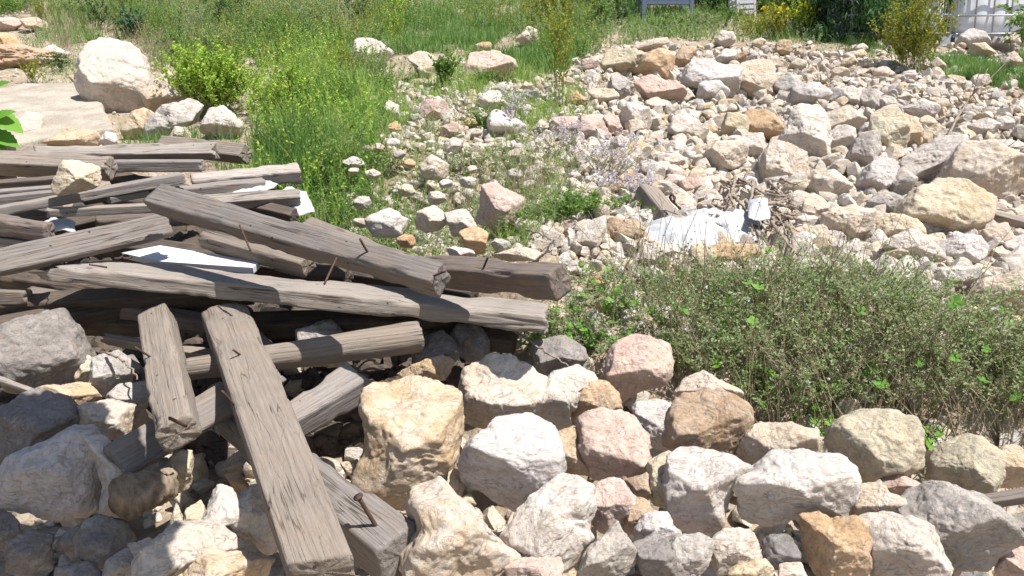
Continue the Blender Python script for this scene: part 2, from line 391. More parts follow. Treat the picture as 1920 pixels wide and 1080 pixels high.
def rock(poly, col='C', depthk=0.5, lift=None, name=None, sink=0.0, seed=None, tiltup=0.0, grow=1.14, kind='rock'):
    """a block of stone whose outline is given in photo pixels: it stands on the bank at its true size, with its own depth,
       broken faces and back"""
    poly = np.array(poly, float)
    x0, y0 = poly.min(0); x1, y1 = poly.max(0)
    cx, cy = (poly[:, 0].mean()+ (x0+x1)/2)/2, (poly[:, 1].mean()+(y0+y1)/2)/2
    w, h = x1-x0, y1-y0
    rs = np.random.RandomState(seed if seed is not None else (int(cx*13+cy*7) & 0xffff))
    # real size decides how high its middle lies above the bank
    c0 = pt(cx, cy, 0); sz = math.sqrt(w*h)*depth(c0)/F
    if lift is None: lift = 0.30*sz
    c = pt(cx, cy, lift); d = depth(c)
    c = c + (c-CAM)/np.linalg.norm(c-CAM)*sink; d = depth(c)
    k = d/F
    # local frame: X right, Y up in view, Z toward the eye
    Z = (CAM-c)/np.linalg.norm(CAM-c); X = np.cross(UP, Z); X /= np.linalg.norm(X); Y = np.cross(Z, X)
    q = (poly-[cx, cy])*[1, -1]*k*grow
    # polar outline
    seg = []
    n = len(q)
    for i in range(n):
        a, b = q[i], q[(i+1) % n]
        for s in np.linspace(0, 1, 12, endpoint=False): seg.append(a+(b-a)*s)
    seg = np.array(seg); th = np.arctan2(seg[:, 1], seg[:, 0]); rr = np.hypot(seg[:, 0], seg[:, 1])
    o_ = np.argsort(th); th = th[o_]; rr = rr[o_]
    grid = np.linspace(-math.pi, math.pi, 73)
    rg = np.interp(grid, np.concatenate([th-2*math.pi, th, th+2*math.pi]), np.tile(rr, 3))
    mpx = max(w, h)
    lev = 5 if mpx > 75 else (4 if mpx > 30 else 3)
    if cy < 560: rg = rg*1.07
    U, Fc = ICO[lev]
    rho = np.hypot(U[:, 0], U[:, 1]); ang = np.arctan2(U[:, 1], U[:, 0])
    Rr = np.interp(ang, grid, rg)
    size = math.sqrt(w*h)*k
    D = size*depthk
    # a block bounded by broken planes: one pair along each side of the outline, several across the front and the back
    if cy < 560: q = q*1.07
    hull = [tuple(p) for p in q]; hull.sort()
    def half(pts):
        o_h = []
        for p in pts:
            while len(o_h) >= 2 and (o_h[-1][0]-o_h[-2][0])*(p[1]-o_h[-2][1])-(o_h[-1][1]-o_h[-2][1])*(p[0]-o_h[-2][0]) <= 0: o_h.pop()
            o_h.append(p)
        return o_h
    hl = np.array(half(hull)[:-1]+half(hull[::-1])[:-1]); NN = []; OO = []
    for i in range(len(hl)):
        e_ = hl[(i+1) % len(hl)]-hl[i]; le = np.linalg.norm(e_)
        if le < 1e-6: continue
        nx, ny = e_[1]/le, -e_[0]/le; of = hl[i] @ [nx, ny]
        for tz in (rs.uniform(.12, .55), -rs.uniform(.1, .5)):
            m_ = math.sqrt(1+tz*tz); NN.append([nx/m_, ny/m_, tz/m_]); OO.append(max(of, size*.12)/m_)
    nf = 5 if lev >= 4 else 3
    for j in range(nf):
        a_ = rs.uniform(0, 2*math.pi); s_ = rs.uniform(.35, 1.15); gx, gy = math.cos(a_)*s_, math.sin(a_)*s_
        z0 = D*rs.uniform(.72, 1.05)
        if j == 0: gx, gy, z0 = rs.uniform(-.2, .2), rs.uniform(.15, .45), D*rs.uniform(.7, .85)
        if j == 1: gx, gy = rs.uniform(-.3, .3), rs.uniform(.5, 1.1)
        if j == 2: gx, gy = rs.uniform(-.5, .6), -rs.uniform(.5, 1.3)
        m_ = math.sqrt(gx*gx+gy*gy+1); NN.append([gx/m_, gy/m_, 1/m_]); OO.append(z0/m_)
    for j in range(4):
        gx, gy = rs.uniform(-.8, .8, 2); m_ = math.sqrt(gx*gx+gy*gy+1); NN.append([gx/m_, gy/m_, -1/m_]); OO.append(D*rs.uniform(.7, 1.1)/m_)
    for j in range(3):
        nn = rs.normal(size=3); nn /= np.linalg.norm(nn); NN.append(nn); OO.append(size*rs.uniform(.46, .56))
    G = np.clip(U @ np.array(NN).T, 0, None)/np.array(OO); pw = 48 if lev >= 4 else 26
    mx = G.max(1)[:, None]; r_ = 1/(mx[:, 0]*((G/mx)**pw).sum(1)**(1/pw))
    # dents of the outline that the planes cannot follow
    Vh = np.stack([np.cos(grid), np.sin(grid), 0*grid], 1); Gh = np.clip(Vh @ np.array(NN).T, 0, None)/np.array(OO); rh = 1/Gh.max(1)
    r_ = r_*np.clip(np.interp(ang, grid, np.minimum(rg/rh, 1.02)), .6, 1.02)**(rho**2)
    V = U*r_[:, None]
    # roughness in three sizes, sharper in the middle size
    S = V/size; off = rs.uniform(-50, 50, 3)
    ndir = V/(np.linalg.norm(V, axis=1)[:, None]+1e-9)
    n1 = fbm(S*1.9+off, 2, 5)
    n2 = 1-2*np.abs(fbm(S*4.2+off, 3, 8))
    n3 = fbm(S*13+off, 3, 21)
    strat = vnoise(np.stack([S[:, 0]*1.2+off[0], S[:, 1]*1.5+S[:, 0]*.7+off[1], S[:, 2]*9+S[:, 1]*8+off[2]], 1), 4)
    hh_ = fbm(S*2.6+off*1.3, 3, 33)*4.5; fr_ = hh_-np.floor(hh_); ter = np.floor(hh_)+np.clip((fr_-.35)/.3, 0, 1)
    V = V + ndir*(size*.016*ter)[:, None]
    V = V + ndir*(size*(0.010*n1 - 0.020*(n2-.6) + 0.015*n3 + 0.010*strat))[:, None]
    o = link(kind, mesh_from(kind, V, Fc, np.full(len(Fc), 3)), M_ROCK)
    o.matrix_world = Matrix(((X[0], Y[0], Z[0], c[0]), (X[1], Y[1], Z[1], c[1]), (X[2], Y[2], Z[2], c[2]), (0, 0, 0, 1)))
    c1, c2 = COL[col]; j = rs.uniform(-.035, .035); jj = rs.uniform(-.012, .012)
    o.color = (c1[0]*1.04+j+jj, c1[1]*1.0+j, c1[2]*.97+j-jj, 1)
    o['tint_two'] = [c2[0]+j, c2[1]+j, c2[2]+j]
    ROCK_LIST.append((o, cx, cy, w, h, col, name))
    return o

# ------------------------------------------------------------------ the stones the photo shows, one by one
# colour | outline in photo pixels | short landmark name | label
STONES = '''
M|687,745 700,722 745,705 800,700 850,706 865,735 862,770 858,800 850,840 835,880 800,905 770,935 735,948 700,930 678,890 684,850 688,800|big tan boulder|big upright tan and cream boulder beside the notched beam end
T|735,705 770,688 825,668 858,680 862,715 800,712|reddish tan stone|reddish tan stone half in shade behind the top of the big tan boulder
C|878,690 915,672 985,668 1020,690 1020,725 1010,775 960,790 895,820 866,795 862,745|smooth cream boulder|smooth cream boulder with a flat face under the end of the longest beam
L|868,870 880,840 920,815 930,795 975,778 1010,775 1035,790 1048,840 1046,885 1035,910 1000,930 975,955 945,967 925,955 900,920 875,895|pale grey boulder|pale grey and lilac boulder tapering to a point at its foot
W|948,1000 975,960 1010,928 1050,900 1075,878 1110,895 1112,940 1103,975 1112,1030 1085,1060 1000,1050 965,1030|white boulder|large white boulder with a rounded top below the pale grey pointed one
P|1090,790 1105,773 1160,775 1190,785 1210,820 1215,875 1185,878 1170,905 1140,898 1110,885 1092,850|pink boulder|pink boulder with a dark red stain directly under the bright orange stone
O|1047,725 1080,718 1130,720 1155,740 1162,765 1140,775 1105,772 1090,800 1060,770|bright orange stone|bright orange stone perched above the pink boulder
W|1020,735 1040,700 1080,690 1110,705 1125,725 1085,735 1070,770 1075,800 1030,800 1008,775||white stone in leaf shade behind the bright orange stone
T|1030,805 1085,795 1092,855 1110,890 1070,885 1040,880|tan wedge|tan wedge of stone filling the gap left of the pink boulder
L|1187,762 1215,755 1245,748 1277,770 1275,800 1250,840 1230,845 1205,810|small grey white rock|grey white angular rock between the pink boulder and the rusty brown one
B|1250,835 1255,790 1270,760 1300,735 1350,735 1395,760 1417,800 1400,830 1375,862 1330,855 1285,842|rusty brown boulder|rusty brown layered boulder with a cracked dark foot
C|1265,750 1290,710 1320,697 1380,730 1400,760 1350,745 1300,742||cream stone lying on the back of the rusty brown boulder
C|1400,830 1420,800 1480,793 1520,805 1522,840 1480,850 1430,885 1395,885 1385,865|cream rock under the weeds|cream rock dappled by the shadow of the weeds, right of the rusty brown boulder
V|1560,830 1580,800 1620,780 1670,773 1715,790 1722,830 1710,870 1690,885 1630,903 1600,890 1565,865|olive tan boulder|olive tan blocky boulder at the lower edge of the leafy weeds
V|1757,835 1800,822 1840,825 1865,850 1867,890 1850,915 1815,935 1775,925 1755,900|striped olive boulder|round olive boulder striped by grass shadows near the right edge
L|1255,870 1275,840 1310,838 1350,850 1400,880 1375,910 1358,940 1353,985 1330,1005 1290,990 1260,965 1252,920|tall pale boulder|tall pale grey boulder leaning left of the broad white one
W|1358,940 1370,905 1420,885 1450,855 1510,845 1560,855 1590,885 1600,930 1605,960 1570,955 1510,960 1460,975 1400,980 1370,975|broad white boulder|broad white boulder overhanging a dark gap, widest of the lower right stones
O|1503,975 1510,958 1560,975 1600,970 1625,985 1622,1040 1610,1090 1525,1095 1515,1030|orange block|orange and grey block standing below the broad white boulder
W|1620,1095 1618,1030 1630,985 1680,975 1740,990 1755,1030 1770,1060 1795,1095|smooth white boulder|smooth white boulder at the bottom edge right of the orange block
G|1703,960 1720,928 1760,922 1810,930 1865,955 1888,990 1880,1035 1850,1065 1800,1072 1760,1050 1745,1010 1715,990|rounded grey boulder|large rounded grey boulder in the bottom right corner
P|1652,900 1680,885 1733,912 1728,922 1690,932 1660,917|thin flat stone|thin flat pinkish stone lying across the gap above the rounded grey boulder
C|1600,925 1650,903 1665,925 1700,935 1695,985 1640,990 1605,985||cream stone partly shaded by the thin flat stone
W|1335,1020 1360,998 1392,988 1410,1005 1422,1040 1400,1062 1350,1078 1338,1045|small white pointed rock|small white pointed rock in the gap under the broad white boulder
K|1428,1018 1480,1003 1495,1040 1480,1073 1440,1065||small dark round stone in the shaded hollow beside the orange block
Y|1345,1095 1380,1062 1430,1048 1452,1070 1450,1095||yellowish cream stone at the bottom edge below the small white pointed rock
C|1460,1095 1465,1062 1500,1055 1518,1095||small cream stone at the bottom edge left of the orange block
G|1240,1035 1265,1012 1310,1005 1333,1015 1325,1055 1290,1095 1240,1095|bluish grey rock|bluish grey wedge rock at the bottom edge left of the small white pointed rock
K|1185,1015 1230,1000 1262,1030 1290,1070 1280,1095 1220,1095||dark grey sloping rock at the bottom edge right of the grey spire
L|1190,995 1210,965 1250,962 1265,990 1272,1015 1230,1015 1195,1015||light grey stone above the bluish grey wedge rock
P|1108,910 1130,893 1165,900 1188,930 1188,965 1160,978 1140,1002 1118,985 1106,950|salmon stone|salmon coloured stone with a flaky foot right of the white boulder
B|1185,935 1212,925 1222,965 1205,990 1185,1012 1170,985||brown stone in shade behind the salmon coloured stone
V|1217,865 1240,845 1264,850 1258,900 1268,965 1235,968 1218,930|upright olive slab|narrow upright olive slab against the tall pale boulder
G|1080,1095 1108,1030 1155,985 1175,1008 1188,1045 1170,1075 1155,1095|grey spire|grey brown spire shaped rock pointing up at the bottom edge
B|1168,902 1215,888 1222,930 1190,938||shaded brown stone under the right side of the pink boulder
C|785,925 835,915 862,945 882,960 905,990 950,1030 1000,1055 1020,1095 750,1095 755,1040 785,990 770,950|ochre patched boulder|wide cream boulder with an ochre patch beside the spiked beam end
P|935,1060 985,1048 1060,1038 1072,1060 1070,1095 940,1095||pinkish cream stone at the bottom edge below the white boulder
T|843,885 860,873 872,900 864,935 850,942 835,915||small tan upright stone wedged below the big tan boulder
V|862,937 880,925 892,945 877,957||tiny greenish white pebble in the gap below the pale grey boulder
C|860,830 868,812 882,850 866,868||small cream chip between the big tan boulder and the pale grey one
Y|640,868 682,862 680,888 650,890||small yellow cream stone behind the notched beam end
L|10,905 35,855 70,840 130,808 165,815 185,850 205,900 200,940 170,960 120,970 60,950 20,930|blue grey boulder|large blue grey boulder in the leaf shadow at lower left
K|-15,780 35,750 60,735 110,738 150,780 140,830 90,840 35,850 -15,870|dark rounded boulder|dark rounded boulder in full shadow at the left edge
C|140,790 155,762 210,750 270,775 305,800 250,825 170,815|flat cream slab stone|flat cream stone right of the rounded edge of the leaf shadow
T|55,735 100,722 160,722 178,750 140,765 110,745||tan stone showing above the dark rounded boulder
G|208,740 225,722 270,720 282,745 262,778 215,765|pitted grey stone|pitted dark grey stone left of the short upright timber
W|165,820 205,822 245,890 300,855 303,900 262,942 225,968 195,950 200,900 180,850||white rock half under the split crossing beam
Y|303,875 330,848 352,828 359,870 357,905 335,933 315,932 312,900||pale yellow rock between the broken log stump and the plank
W|380,930 420,912 450,930 475,912 502,930 518,990 530,1045 485,1035 470,1000 430,985 390,992|chalky rock|chalky white rock against the left edge of the wide plank
T|345,985 352,955 375,938 392,992 370,1000||tan wedge stone in front of the chalky white rock
V|318,995 330,940 346,985 330,1000||thin olive splinter of stone beside the log stump
W|272,1095 283,1020 340,982 420,988 475,1000 470,1032 400,1050 330,1065 300,1095|long white rock|long white rock with a ragged crack near the bottom edge
M|300,1100 335,1058 400,1032 462,1042 505,1060 555,1100|cream bottom rock|cream and tan rock at the bottom edge under the foot of the wide plank
C|240,1012 262,1002 281,1010 280,1052 262,1095 248,1055|small sunlit cream stone|small sunlit cream stone on the edge of the leaf shadow
K|-15,950 20,965 38,1010 25,1035 -15,1040||dark stone in shadow at the left edge below the blue grey boulder
K|22,1012 60,1000 92,1010 88,1050 50,1078 22,1060||dark grey stone with a flat top in the shadowed corner
K|150,1005 172,965 225,978 247,1020 220,1055 160,1055||dark layered stone in shadow below the blue grey boulder
K|112,1012 145,985 158,1020 135,1045||small dark stone between two larger ones in the shadowed corner
K|90,1095 110,1060 160,1058 200,1095||dark stone at the bottom edge in the leaf shadow
G|205,1050 240,1030 258,1060 252,1095 195,1095||grey stone half in shadow at the bottom edge beside the small sunlit one
K|-15,870 25,862 35,905 12,935 -15,940||dark stone at the left edge between the two shaded boulders
O|425,890 447,885 470,920 450,932||small orange stone glimpsed beneath the wide plank
K|-15,630 50,600 110,585 150,650 162,685 130,720 60,730 -15,705|big shaded boulder|big smooth grey boulder in deep shade under the timbers at the left edge
Y|142,705 160,665 178,680 172,722 152,727||narrow tan stone beside the big shaded boulder
G|175,725 182,672 220,660 257,690 243,722 212,745||grey stone under the forked stick in the shade of the timbers
Y|480,585 500,576 548,579 532,592 500,594||pale sliver of stone lit in the gap under the longest beam
K|840,645 860,612 890,608 918,640 912,675 868,680||grey stone in shade between the round log and the longest beam
G|560,620 620,605 660,640 640,680 570,690||grey stone buried in shade beneath the round log
K|420,640 480,620 520,660 500,700 430,700||dark stone in the shade behind the wide plank
K|770,640 830,625 860,660 840,700 780,700||dark stone in shade right of the round log
K|1000,640 1060,630 1100,660 1080,700 1010,700||shaded stone under the tip of the longest beam
P|1133,690 1150,650 1185,632 1220,638 1248,652 1252,690 1237,730 1205,762 1165,757 1140,727|dappled rock|pinkish rock dappled with leaf shadows at the left end of the weeds
T|1865,855 1895,835 1935,840 1935,905 1882,912||tan rock striped by grass shadows at the right edge
G|1885,975 1935,955 1940,1022 1892,1022||grey stone at the right edge beside the rounded grey boulder
P|1885,1032 1940,1025 1940,1095 1870,1095||reddish stone in the bottom right corner
K|1790,1080 1840,1072 1880,1095 1790,1095||dark stone sliver at the bottom edge under the rounded grey boulder
Y|1692,400 1720,365 1760,343 1800,346 1847,385 1835,415 1800,440 1775,447 1740,430 1700,417|big cream boulder|big cream boulder with a pointed foot on the right slope
C|1783,330 1795,295 1815,272 1865,278 1907,305 1915,335 1890,365 1840,384 1810,372 1787,347|big grey cream boulder|big grey cream boulder nearest the right edge on the slope
W|1703,305 1720,285 1750,268 1797,263 1800,282 1785,310 1788,347 1750,357 1720,337|bright white boulder|bright white boulder tucked behind the big grey cream one
L|1603,360 1620,328 1640,300 1665,287 1687,300 1685,327 1665,347 1640,372 1618,370|grey white pointed rock|grey white rock with a knobbly top left of the bright white boulder
G|1668,335 1690,320 1712,338 1704,362 1665,374 1658,352||small grey rock leaning on the grey white pointed rock
G|1585,305 1615,245 1640,240 1644,290 1612,345|grey leaning slab|thin grey slab leaning to the right behind the grey white pointed rock
L|1543,245 1565,235 1597,245 1600,267 1580,287 1550,287||grey pink rock right of the tall white boulder with a tan foot
W|1466,265 1485,225 1500,200 1530,195 1545,240 1550,290 1530,305 1500,292 1470,282|tall white boulder|tall white boulder with a tan shaded foot in the middle of the slope
O|1398,243 1402,210 1440,207 1460,235 1467,257 1420,259|orange square stone|square orange stone beside the tall white boulder
V|1350,257 1365,215 1402,212 1398,247 1380,264||olive blocky stone left of the square orange one
C|1303,305 1345,268 1387,270 1400,302 1360,317 1320,314|flat pale slab|flat pale slab below the olive blocky stone
W|1375,267 1400,250 1427,253 1432,290 1405,297||white pinkish stone between the flat pale slab and the tall cream boulder
C|1430,300 1438,268 1470,262 1502,290 1508,330 1490,357 1450,360 1435,332|tall cream boulder|tall cream boulder with flat front below the square orange stone
C|1371,185 1375,145 1395,122 1440,120 1449,150 1449,182 1410,185|square topped boulder|square topped pale tan boulder high on the slope
L|1283,142 1300,120 1350,113 1380,130 1374,167 1365,187 1330,167 1290,162|lilac white boulder|lilac white boulder left of the square topped one
L|1310,187 1315,158 1347,155 1362,172 1355,192||grey lilac stone under the lilac white boulder
O|1198,127 1210,105 1237,98 1262,112 1266,147 1240,152 1213,142|brown orange rock|brown orange rock with a pale left side high on the slope
B|1262,115 1280,88 1307,95 1292,112 1278,130||olive brown wedge left of the white round stone
W|1343,73 1355,60 1371,62 1377,76 1368,87 1350,86|white round stone|white round stone standing out at the top of the rubble
W|1282,121 1288,108 1313,112 1310,124||small bright white stone left of the lilac white boulder
L|1345,107 1362,92 1379,98 1373,121 1350,120||small lilac stone below the white round stone
B|1379,102 1401,97 1396,117 1377,118||small dark brown stone below and right of the white round stone
V|1133,117 1145,95 1190,97 1217,110 1202,132 1150,142||olive grey rock with bumps left of the brown orange rock
P|1193,152 1225,146 1277,165 1285,187 1260,195 1213,182|long mauve brown slab|long mauve brown slab sloping over a dark gap
C|1190,85 1215,76 1255,72 1262,80 1225,90 1200,95||long flat cream stone above the brown orange rock
G|1140,165 1155,135 1175,150 1182,185 1168,190 1150,180||grey stone with a purple face left of the long mauve slab
C|1103,172 1112,168 1160,170 1163,192 1130,197||flat cream stone below the grey and purple faced one
C|1210,215 1212,190 1230,183 1252,195 1252,217||cream round stone under the long mauve slab
W|1158,210 1180,196 1213,207 1222,240 1192,252 1160,237|white rounded rock|white rounded rock right of the lilac flowers
W|1253,247 1265,220 1290,217 1311,235 1300,262 1275,267|white four sided rock|white four sided rock below the small lilac ones
P|1086,240 1095,222 1122,218 1147,265 1098,268||pale pink rock with a slanted face left of the white rounded rock
P|1132,220 1152,215 1165,240 1150,260||reddish pink rock beside the pale pink slanted one
G|1450,157 1480,138 1502,160 1522,190 1475,182|grey brown wedge|grey brown wedge right of the square topped boulder
L|1488,200 1495,165 1540,157 1562,170 1545,192 1515,205||flat lilac stone right of the grey brown wedge
K|1533,182 1550,168 1575,172 1584,190 1570,202 1545,197|dark oval stone|dark grey oval stone among pale ones
W|1572,167 1610,163 1614,205 1590,207||white slab stone directly right of the dark oval stone
G|1612,172 1645,166 1650,207 1618,212||grey brown block right of the white slab stone
C|1545,212 1590,203 1617,225 1610,252 1560,242|cream tan block|cream tan block below the dark oval stone
V|1640,217 1680,203 1697,240 1690,292 1655,294 1638,260|olive cracked boulder|olive grey cracked boulder joined to a tan one above the bright white boulder
T|1680,207 1702,210 1725,248 1722,268 1695,290 1680,285||tan boulder right of the olive grey cracked one
L|1645,190 1670,180 1680,200 1660,210||small lilac stone above the olive cracked boulder
L|1700,200 1730,188 1755,200 1750,215 1715,218||lilac flat stone right of the tan boulder
W|1822,235 1845,222 1868,235 1858,250 1842,257||white four cornered stone left of the bare branch tips at the right
C|1505,400 1520,360 1553,373 1550,412 1520,427||tan stone below the tall cream boulder
C|1553,402 1600,390 1642,400 1630,432 1590,447 1548,447|wide cream rock|wide cream rock with a ragged right side left of the yellow cream one
Y|1632,427 1650,402 1690,405 1748,430 1700,450 1640,447|yellow cream rock|yellow cream rock below the big cream boulder
W|1655,455 1720,433 1752,460 1757,487 1720,492 1680,475|white wedge rock|white wedge rock under the yellow cream rock
G|1628,377 1665,363 1697,375 1682,397 1638,400||grey brown rock under the grey white pointed rock
C|1490,430 1545,423 1552,452 1520,462 1488,452||cream pink stone with a cracked face left of the wide cream rock
W|1718,522 1740,506 1820,502 1840,520 1800,537 1730,542|flat white stone|flat white stone at the top right of the weeds
C|1823,557 1850,528 1940,498 1940,572 1890,592 1830,582|large pale block|large pale block at the right edge behind the weeds
G|1828,572 1878,580 1865,597 1838,592||dark grey underside stone below the large pale block
T|1865,605 1900,592 1940,600 1940,622 1880,625||tan stone at the right edge under the large pale block
Y|1795,590 1815,570 1838,582 1830,600||small cream stone left of the large pale block
L|1768,467 1800,440 1832,445 1852,470 1822,492 1780,487||grey white stone below the foot of the big cream boulder
C|1828,437 1880,420 1892,450 1852,472||cream stone below the short grey timber at the right edge
W|1888,457 1925,440 1940,492 1893,497||white stone at the right edge above the large pale block
C|1522,332 1560,323 1592,350 1570,377 1538,367||cream stone between the tall cream boulder and the leaning slab
W|1063,480 1075,450 1100,420 1127,412 1132,440 1122,472 1090,487|pinkish white rock|pinkish white rock left of the white sack
B|1123,430 1150,413 1190,420 1222,457 1207,472 1150,472 1130,462|brown rock by the sack|brown rock with a flat top at the left end of the white sack
O|1323,477 1335,462 1410,463 1432,482 1400,502 1340,502|orange stone by the sack|orange topped stone just below the white sack
W|1178,502 1210,470 1252,462 1292,482 1250,505||white stone under the left end of the white sack
C|1428,442 1450,428 1472,455 1452,472||small cream stone at the right end of the white sack
C|1245,372 1280,363 1309,385 1302,402 1265,402||pinkish cream stone behind the bent iron hook
P|1277,342 1305,328 1320,355 1302,372 1280,362|pink stone above the hook|pink stone above the bent iron hook
P|1235,345 1262,330 1278,345 1268,362 1245,362||mauve stone left of the pink one above the bent iron hook
W|666,110 672,82 697,76 732,95 735,115 710,128 690,127|white weed rock|white angular rock among the tall grass near the top
C|765,112 785,97 813,98 817,130 813,165 795,162 790,137|tan ridge stone|upright tan stone in the weeds right of the white angular rock
P|873,125 885,107 930,102 957,115 962,130 905,152 873,145|pinkish flat boulder|pinkish flat boulder among the weeds at top centre
O|893,85 905,80 921,82 919,104 895,103||small orange stone on top of the pinkish flat boulder
C|970,72 990,52 1005,58 1009,87 985,87||pale shark tooth shaped stone standing in the top grass
W|898,190 915,174 935,175 947,195 942,212 905,202|white knob rock|white knobbly rock above the small lilac flowers
L|918,225 928,208 960,218 992,245 960,258 922,247||lilac pink rock below the white knobbly rock
P|780,202 800,190 830,188 852,205 820,222 790,222|mauve rock|mauve rock in the thin weeds left of centre
W|718,203 730,192 746,200 747,228 735,232||white upright stone left of the mauve rock
O|728,238 745,228 757,250 740,260|small orange stone|small orange stone below the white upright stone
P|823,242 850,230 866,240 863,257 830,257||tan pink block below the mauve rock
W|826,216 845,207 854,225 836,237||small whitish stone at the right of the mauve rock
W|833,267 850,259 865,265 859,284 838,282||small white round stone below the tan pink block
C|683,187 700,179 714,185 706,200||small cream stone in the grass left of centre
W|998,242 1015,224 1034,240 1012,252||small white wedge stone between the lilac flowers
O|1063,183 1082,172 1096,185 1090,202 1068,198||orange stone among the weeds left of the grey purple rock
P|1028,237 1045,222 1078,222 1084,250 1045,262|pink rock by the flowers|pink rock just right of the small white wedge stone
P|888,357 930,349 977,375 972,412 930,427 888,412|brown pink boulder|brown pink boulder crossed by dry weed stems at centre
W|838,402 880,393 892,430 850,442||white stone in weeds left of the brown pink boulder
O|863,437 890,428 912,440 907,472 880,477|orange stone above the beam|orange stone just above the end of the second long beam
C|788,312 810,293 842,310 837,332 798,332||cream stone in the thin weeds below the small white round stone
W|690,412 730,395 762,412 750,438 705,440||white stone partly hidden by leaves above the diagonal beam
C|780,400 815,388 840,410 820,432 785,428||cream stone with shadow lines above the diagonal beam
W|820,478 850,465 895,470 905,484 840,486||white flat stone touching the back of the second long beam
C|930,478 975,464 1010,474 1000,488 940,488||cream flat stone right behind the second long beam
P|-15,40 30,31 38,40 22,56 -15,58||pale grey stone with a dark underside in the top left corner
C|45,42 70,35 96,45 80,57 55,54||flat pale stone near the top left corner
W|160,150 170,115 198,80 225,85 257,110 277,145 272,185 235,215 210,218 180,207 165,177|great white boulder|great white and tan boulder standing on the concrete slab
C|278,180 318,139 345,163 372,190 340,202 295,212|pale leaning boulder|pale boulder leaning right of the great white one
G|283,262 285,235 310,205 350,188 370,200 362,225 335,242 320,264|grey brown boulder|grey brown rounded boulder in front of the pale leaning one
W|383,242 400,210 420,204 457,235 460,257 390,259|white boulder in grass|white rounded boulder behind grass blades at the back of the timbers
C|318,267 330,240 347,239 363,262||small pale stone touching the back of the timber stack
T|236,242 250,215 277,204 292,215 287,252 240,262||tan stone in weeds between the great white boulder and the grey brown one
W|72,99 100,87 125,97 115,109 85,107|low white stone|low white stone on the soil left of the great white boulder
T|133,147 150,137 163,150 161,164 140,156||small tan stone touching the left of the great white boulder
W|38,237 58,210 76,220 82,258 87,272 48,268||tall white stone at the near left of the concrete slab
T|93,272 130,244 172,245 190,272||flat tan stone behind the timber stack
W|183,272 200,249 217,250 220,272||small white stone behind the timber stack
O|-15,70 20,62 32,85 15,100 -15,102||orange earthy stone at the left edge near the top
L|1790,90 1805,66 1820,57 1842,65 1848,87 1815,92|grey stone at the tank|grey stone right in front of the caged tank
G|1858,87 1865,70 1887,75 1888,95 1868,95||brown grey stone right of the grey one in front of the caged tank
C|1878,72 1890,64 1908,66 1914,82 1895,87||pale stone touching the bottom rail of the caged tank
Y|1820,95 1828,82 1845,83 1862,102 1835,107||small yellow cream stone below the grey stone in front of the tank
W|1822,147 1835,140 1855,143 1858,157 1825,162||white green stone in the grass below the caged tank
C|1745,118 1758,110 1770,122 1768,135 1748,133||cream stone at the foot of the yellow green bush
C|1880,115 1900,98 1915,118 1910,125 1880,124||grey pyramid stone at the right edge below the tank
W|1592,95 1600,85 1618,84 1625,92 1610,98||pale stone in the grass left of the yellow green bush
'''
def parse(pts): return [tuple(float(v) for v in p.split(',')) for p in pts.split()]
for row in STONES.strip().split('\n'):
    c_, p_, nm, lb = row.split('|')
    o = rock(parse(p_), c_, name=nm or None)
    tag(o, lb, 'rock', 'loose stones on the bank')
# yellow stone lying on the timbers
ys = rock(parse('105,362 112,340 120,315 140,298 165,302 200,325 211,340 180,349 140,358 118,366'), 'Y', name='yellow stone on the timbers', lift=.40, seed=5, depthk=.35)
tag(ys, 'yellow cream stone resting on top of the weathered timbers', 'rock', 'loose stones on the bank')

# ------------------------------------------------------------------ smaller stones between them
def inpoly(x, y, P):
    c = False; n = len(P); j = n-1
    for i in range(n):
        if ((P[i][1] > y) != (P[j][1] > y)) and (x < (P[j][0]-P[i][0])*(y-P[i][1])/(P[j][1]-P[i][1])+P[i][0]): c = not c
        j = i
    return c
HAND = [parse(r.split('|')[1]) for r in STONES.strip().split('\n')]
occ = np.zeros((1080//2+10, 1920//2+10), bool)
def mark(P, g=1.0):
    P = np.array(P); x0, y0 = P.min(0); x1, y1 = P.max(0)
    ys_, xs_ = np.mgrid[max(0, int(y0)//2):min(539, int(y1)//2)+1, max(0, int(x0)//2):min(959, int(x1)//2)+1]
    X, Y = xs_*2+.5, ys_*2+.5; ins = np.zeros(X.shape, bool); j = len(P)-1
    for i in range(len(P)):
        xi, yi = P[i]; xj, yj = P[j]
        with np.errstate(divide='ignore', invalid='ignore'):
            ins ^= ((yi > Y) != (yj > Y)) & (X < (xj-xi)*(Y-yi)/(yj-yi+1e-9)+xi)
        j = i
    occ[ys_[ins], xs_[ins]] = True
for P in HAND: mark(P)
RUB = parse('1100,100 1250,70 1330,78 1480,72 1560,95 1660,100 1720,135 1760,150 1900,165 1935,190 1935,840 1400,1085 200,1085 640,880 880,640 1060,560 1050,480 760,460 640,400 640,300 700,180 860,110 1000,150')
def stone_poly(cx, cy, w, h, rs):
    n = rs.randint(6, 9); a0 = rs.uniform(0, 6.28); P = []
    for k in range(n):
        a = a0+k/n*2*math.pi+rs.uniform(-.22, .22); r = rs.uniform(.85, 1.12)
        P.append((cx+math.cos(a)*w/2*r, cy+math.sin(a)*h/2*r))
    return P
rs_a = np.random.RandomState(42); auto = []
tries = 0
LIM = 300-len(HAND)-1
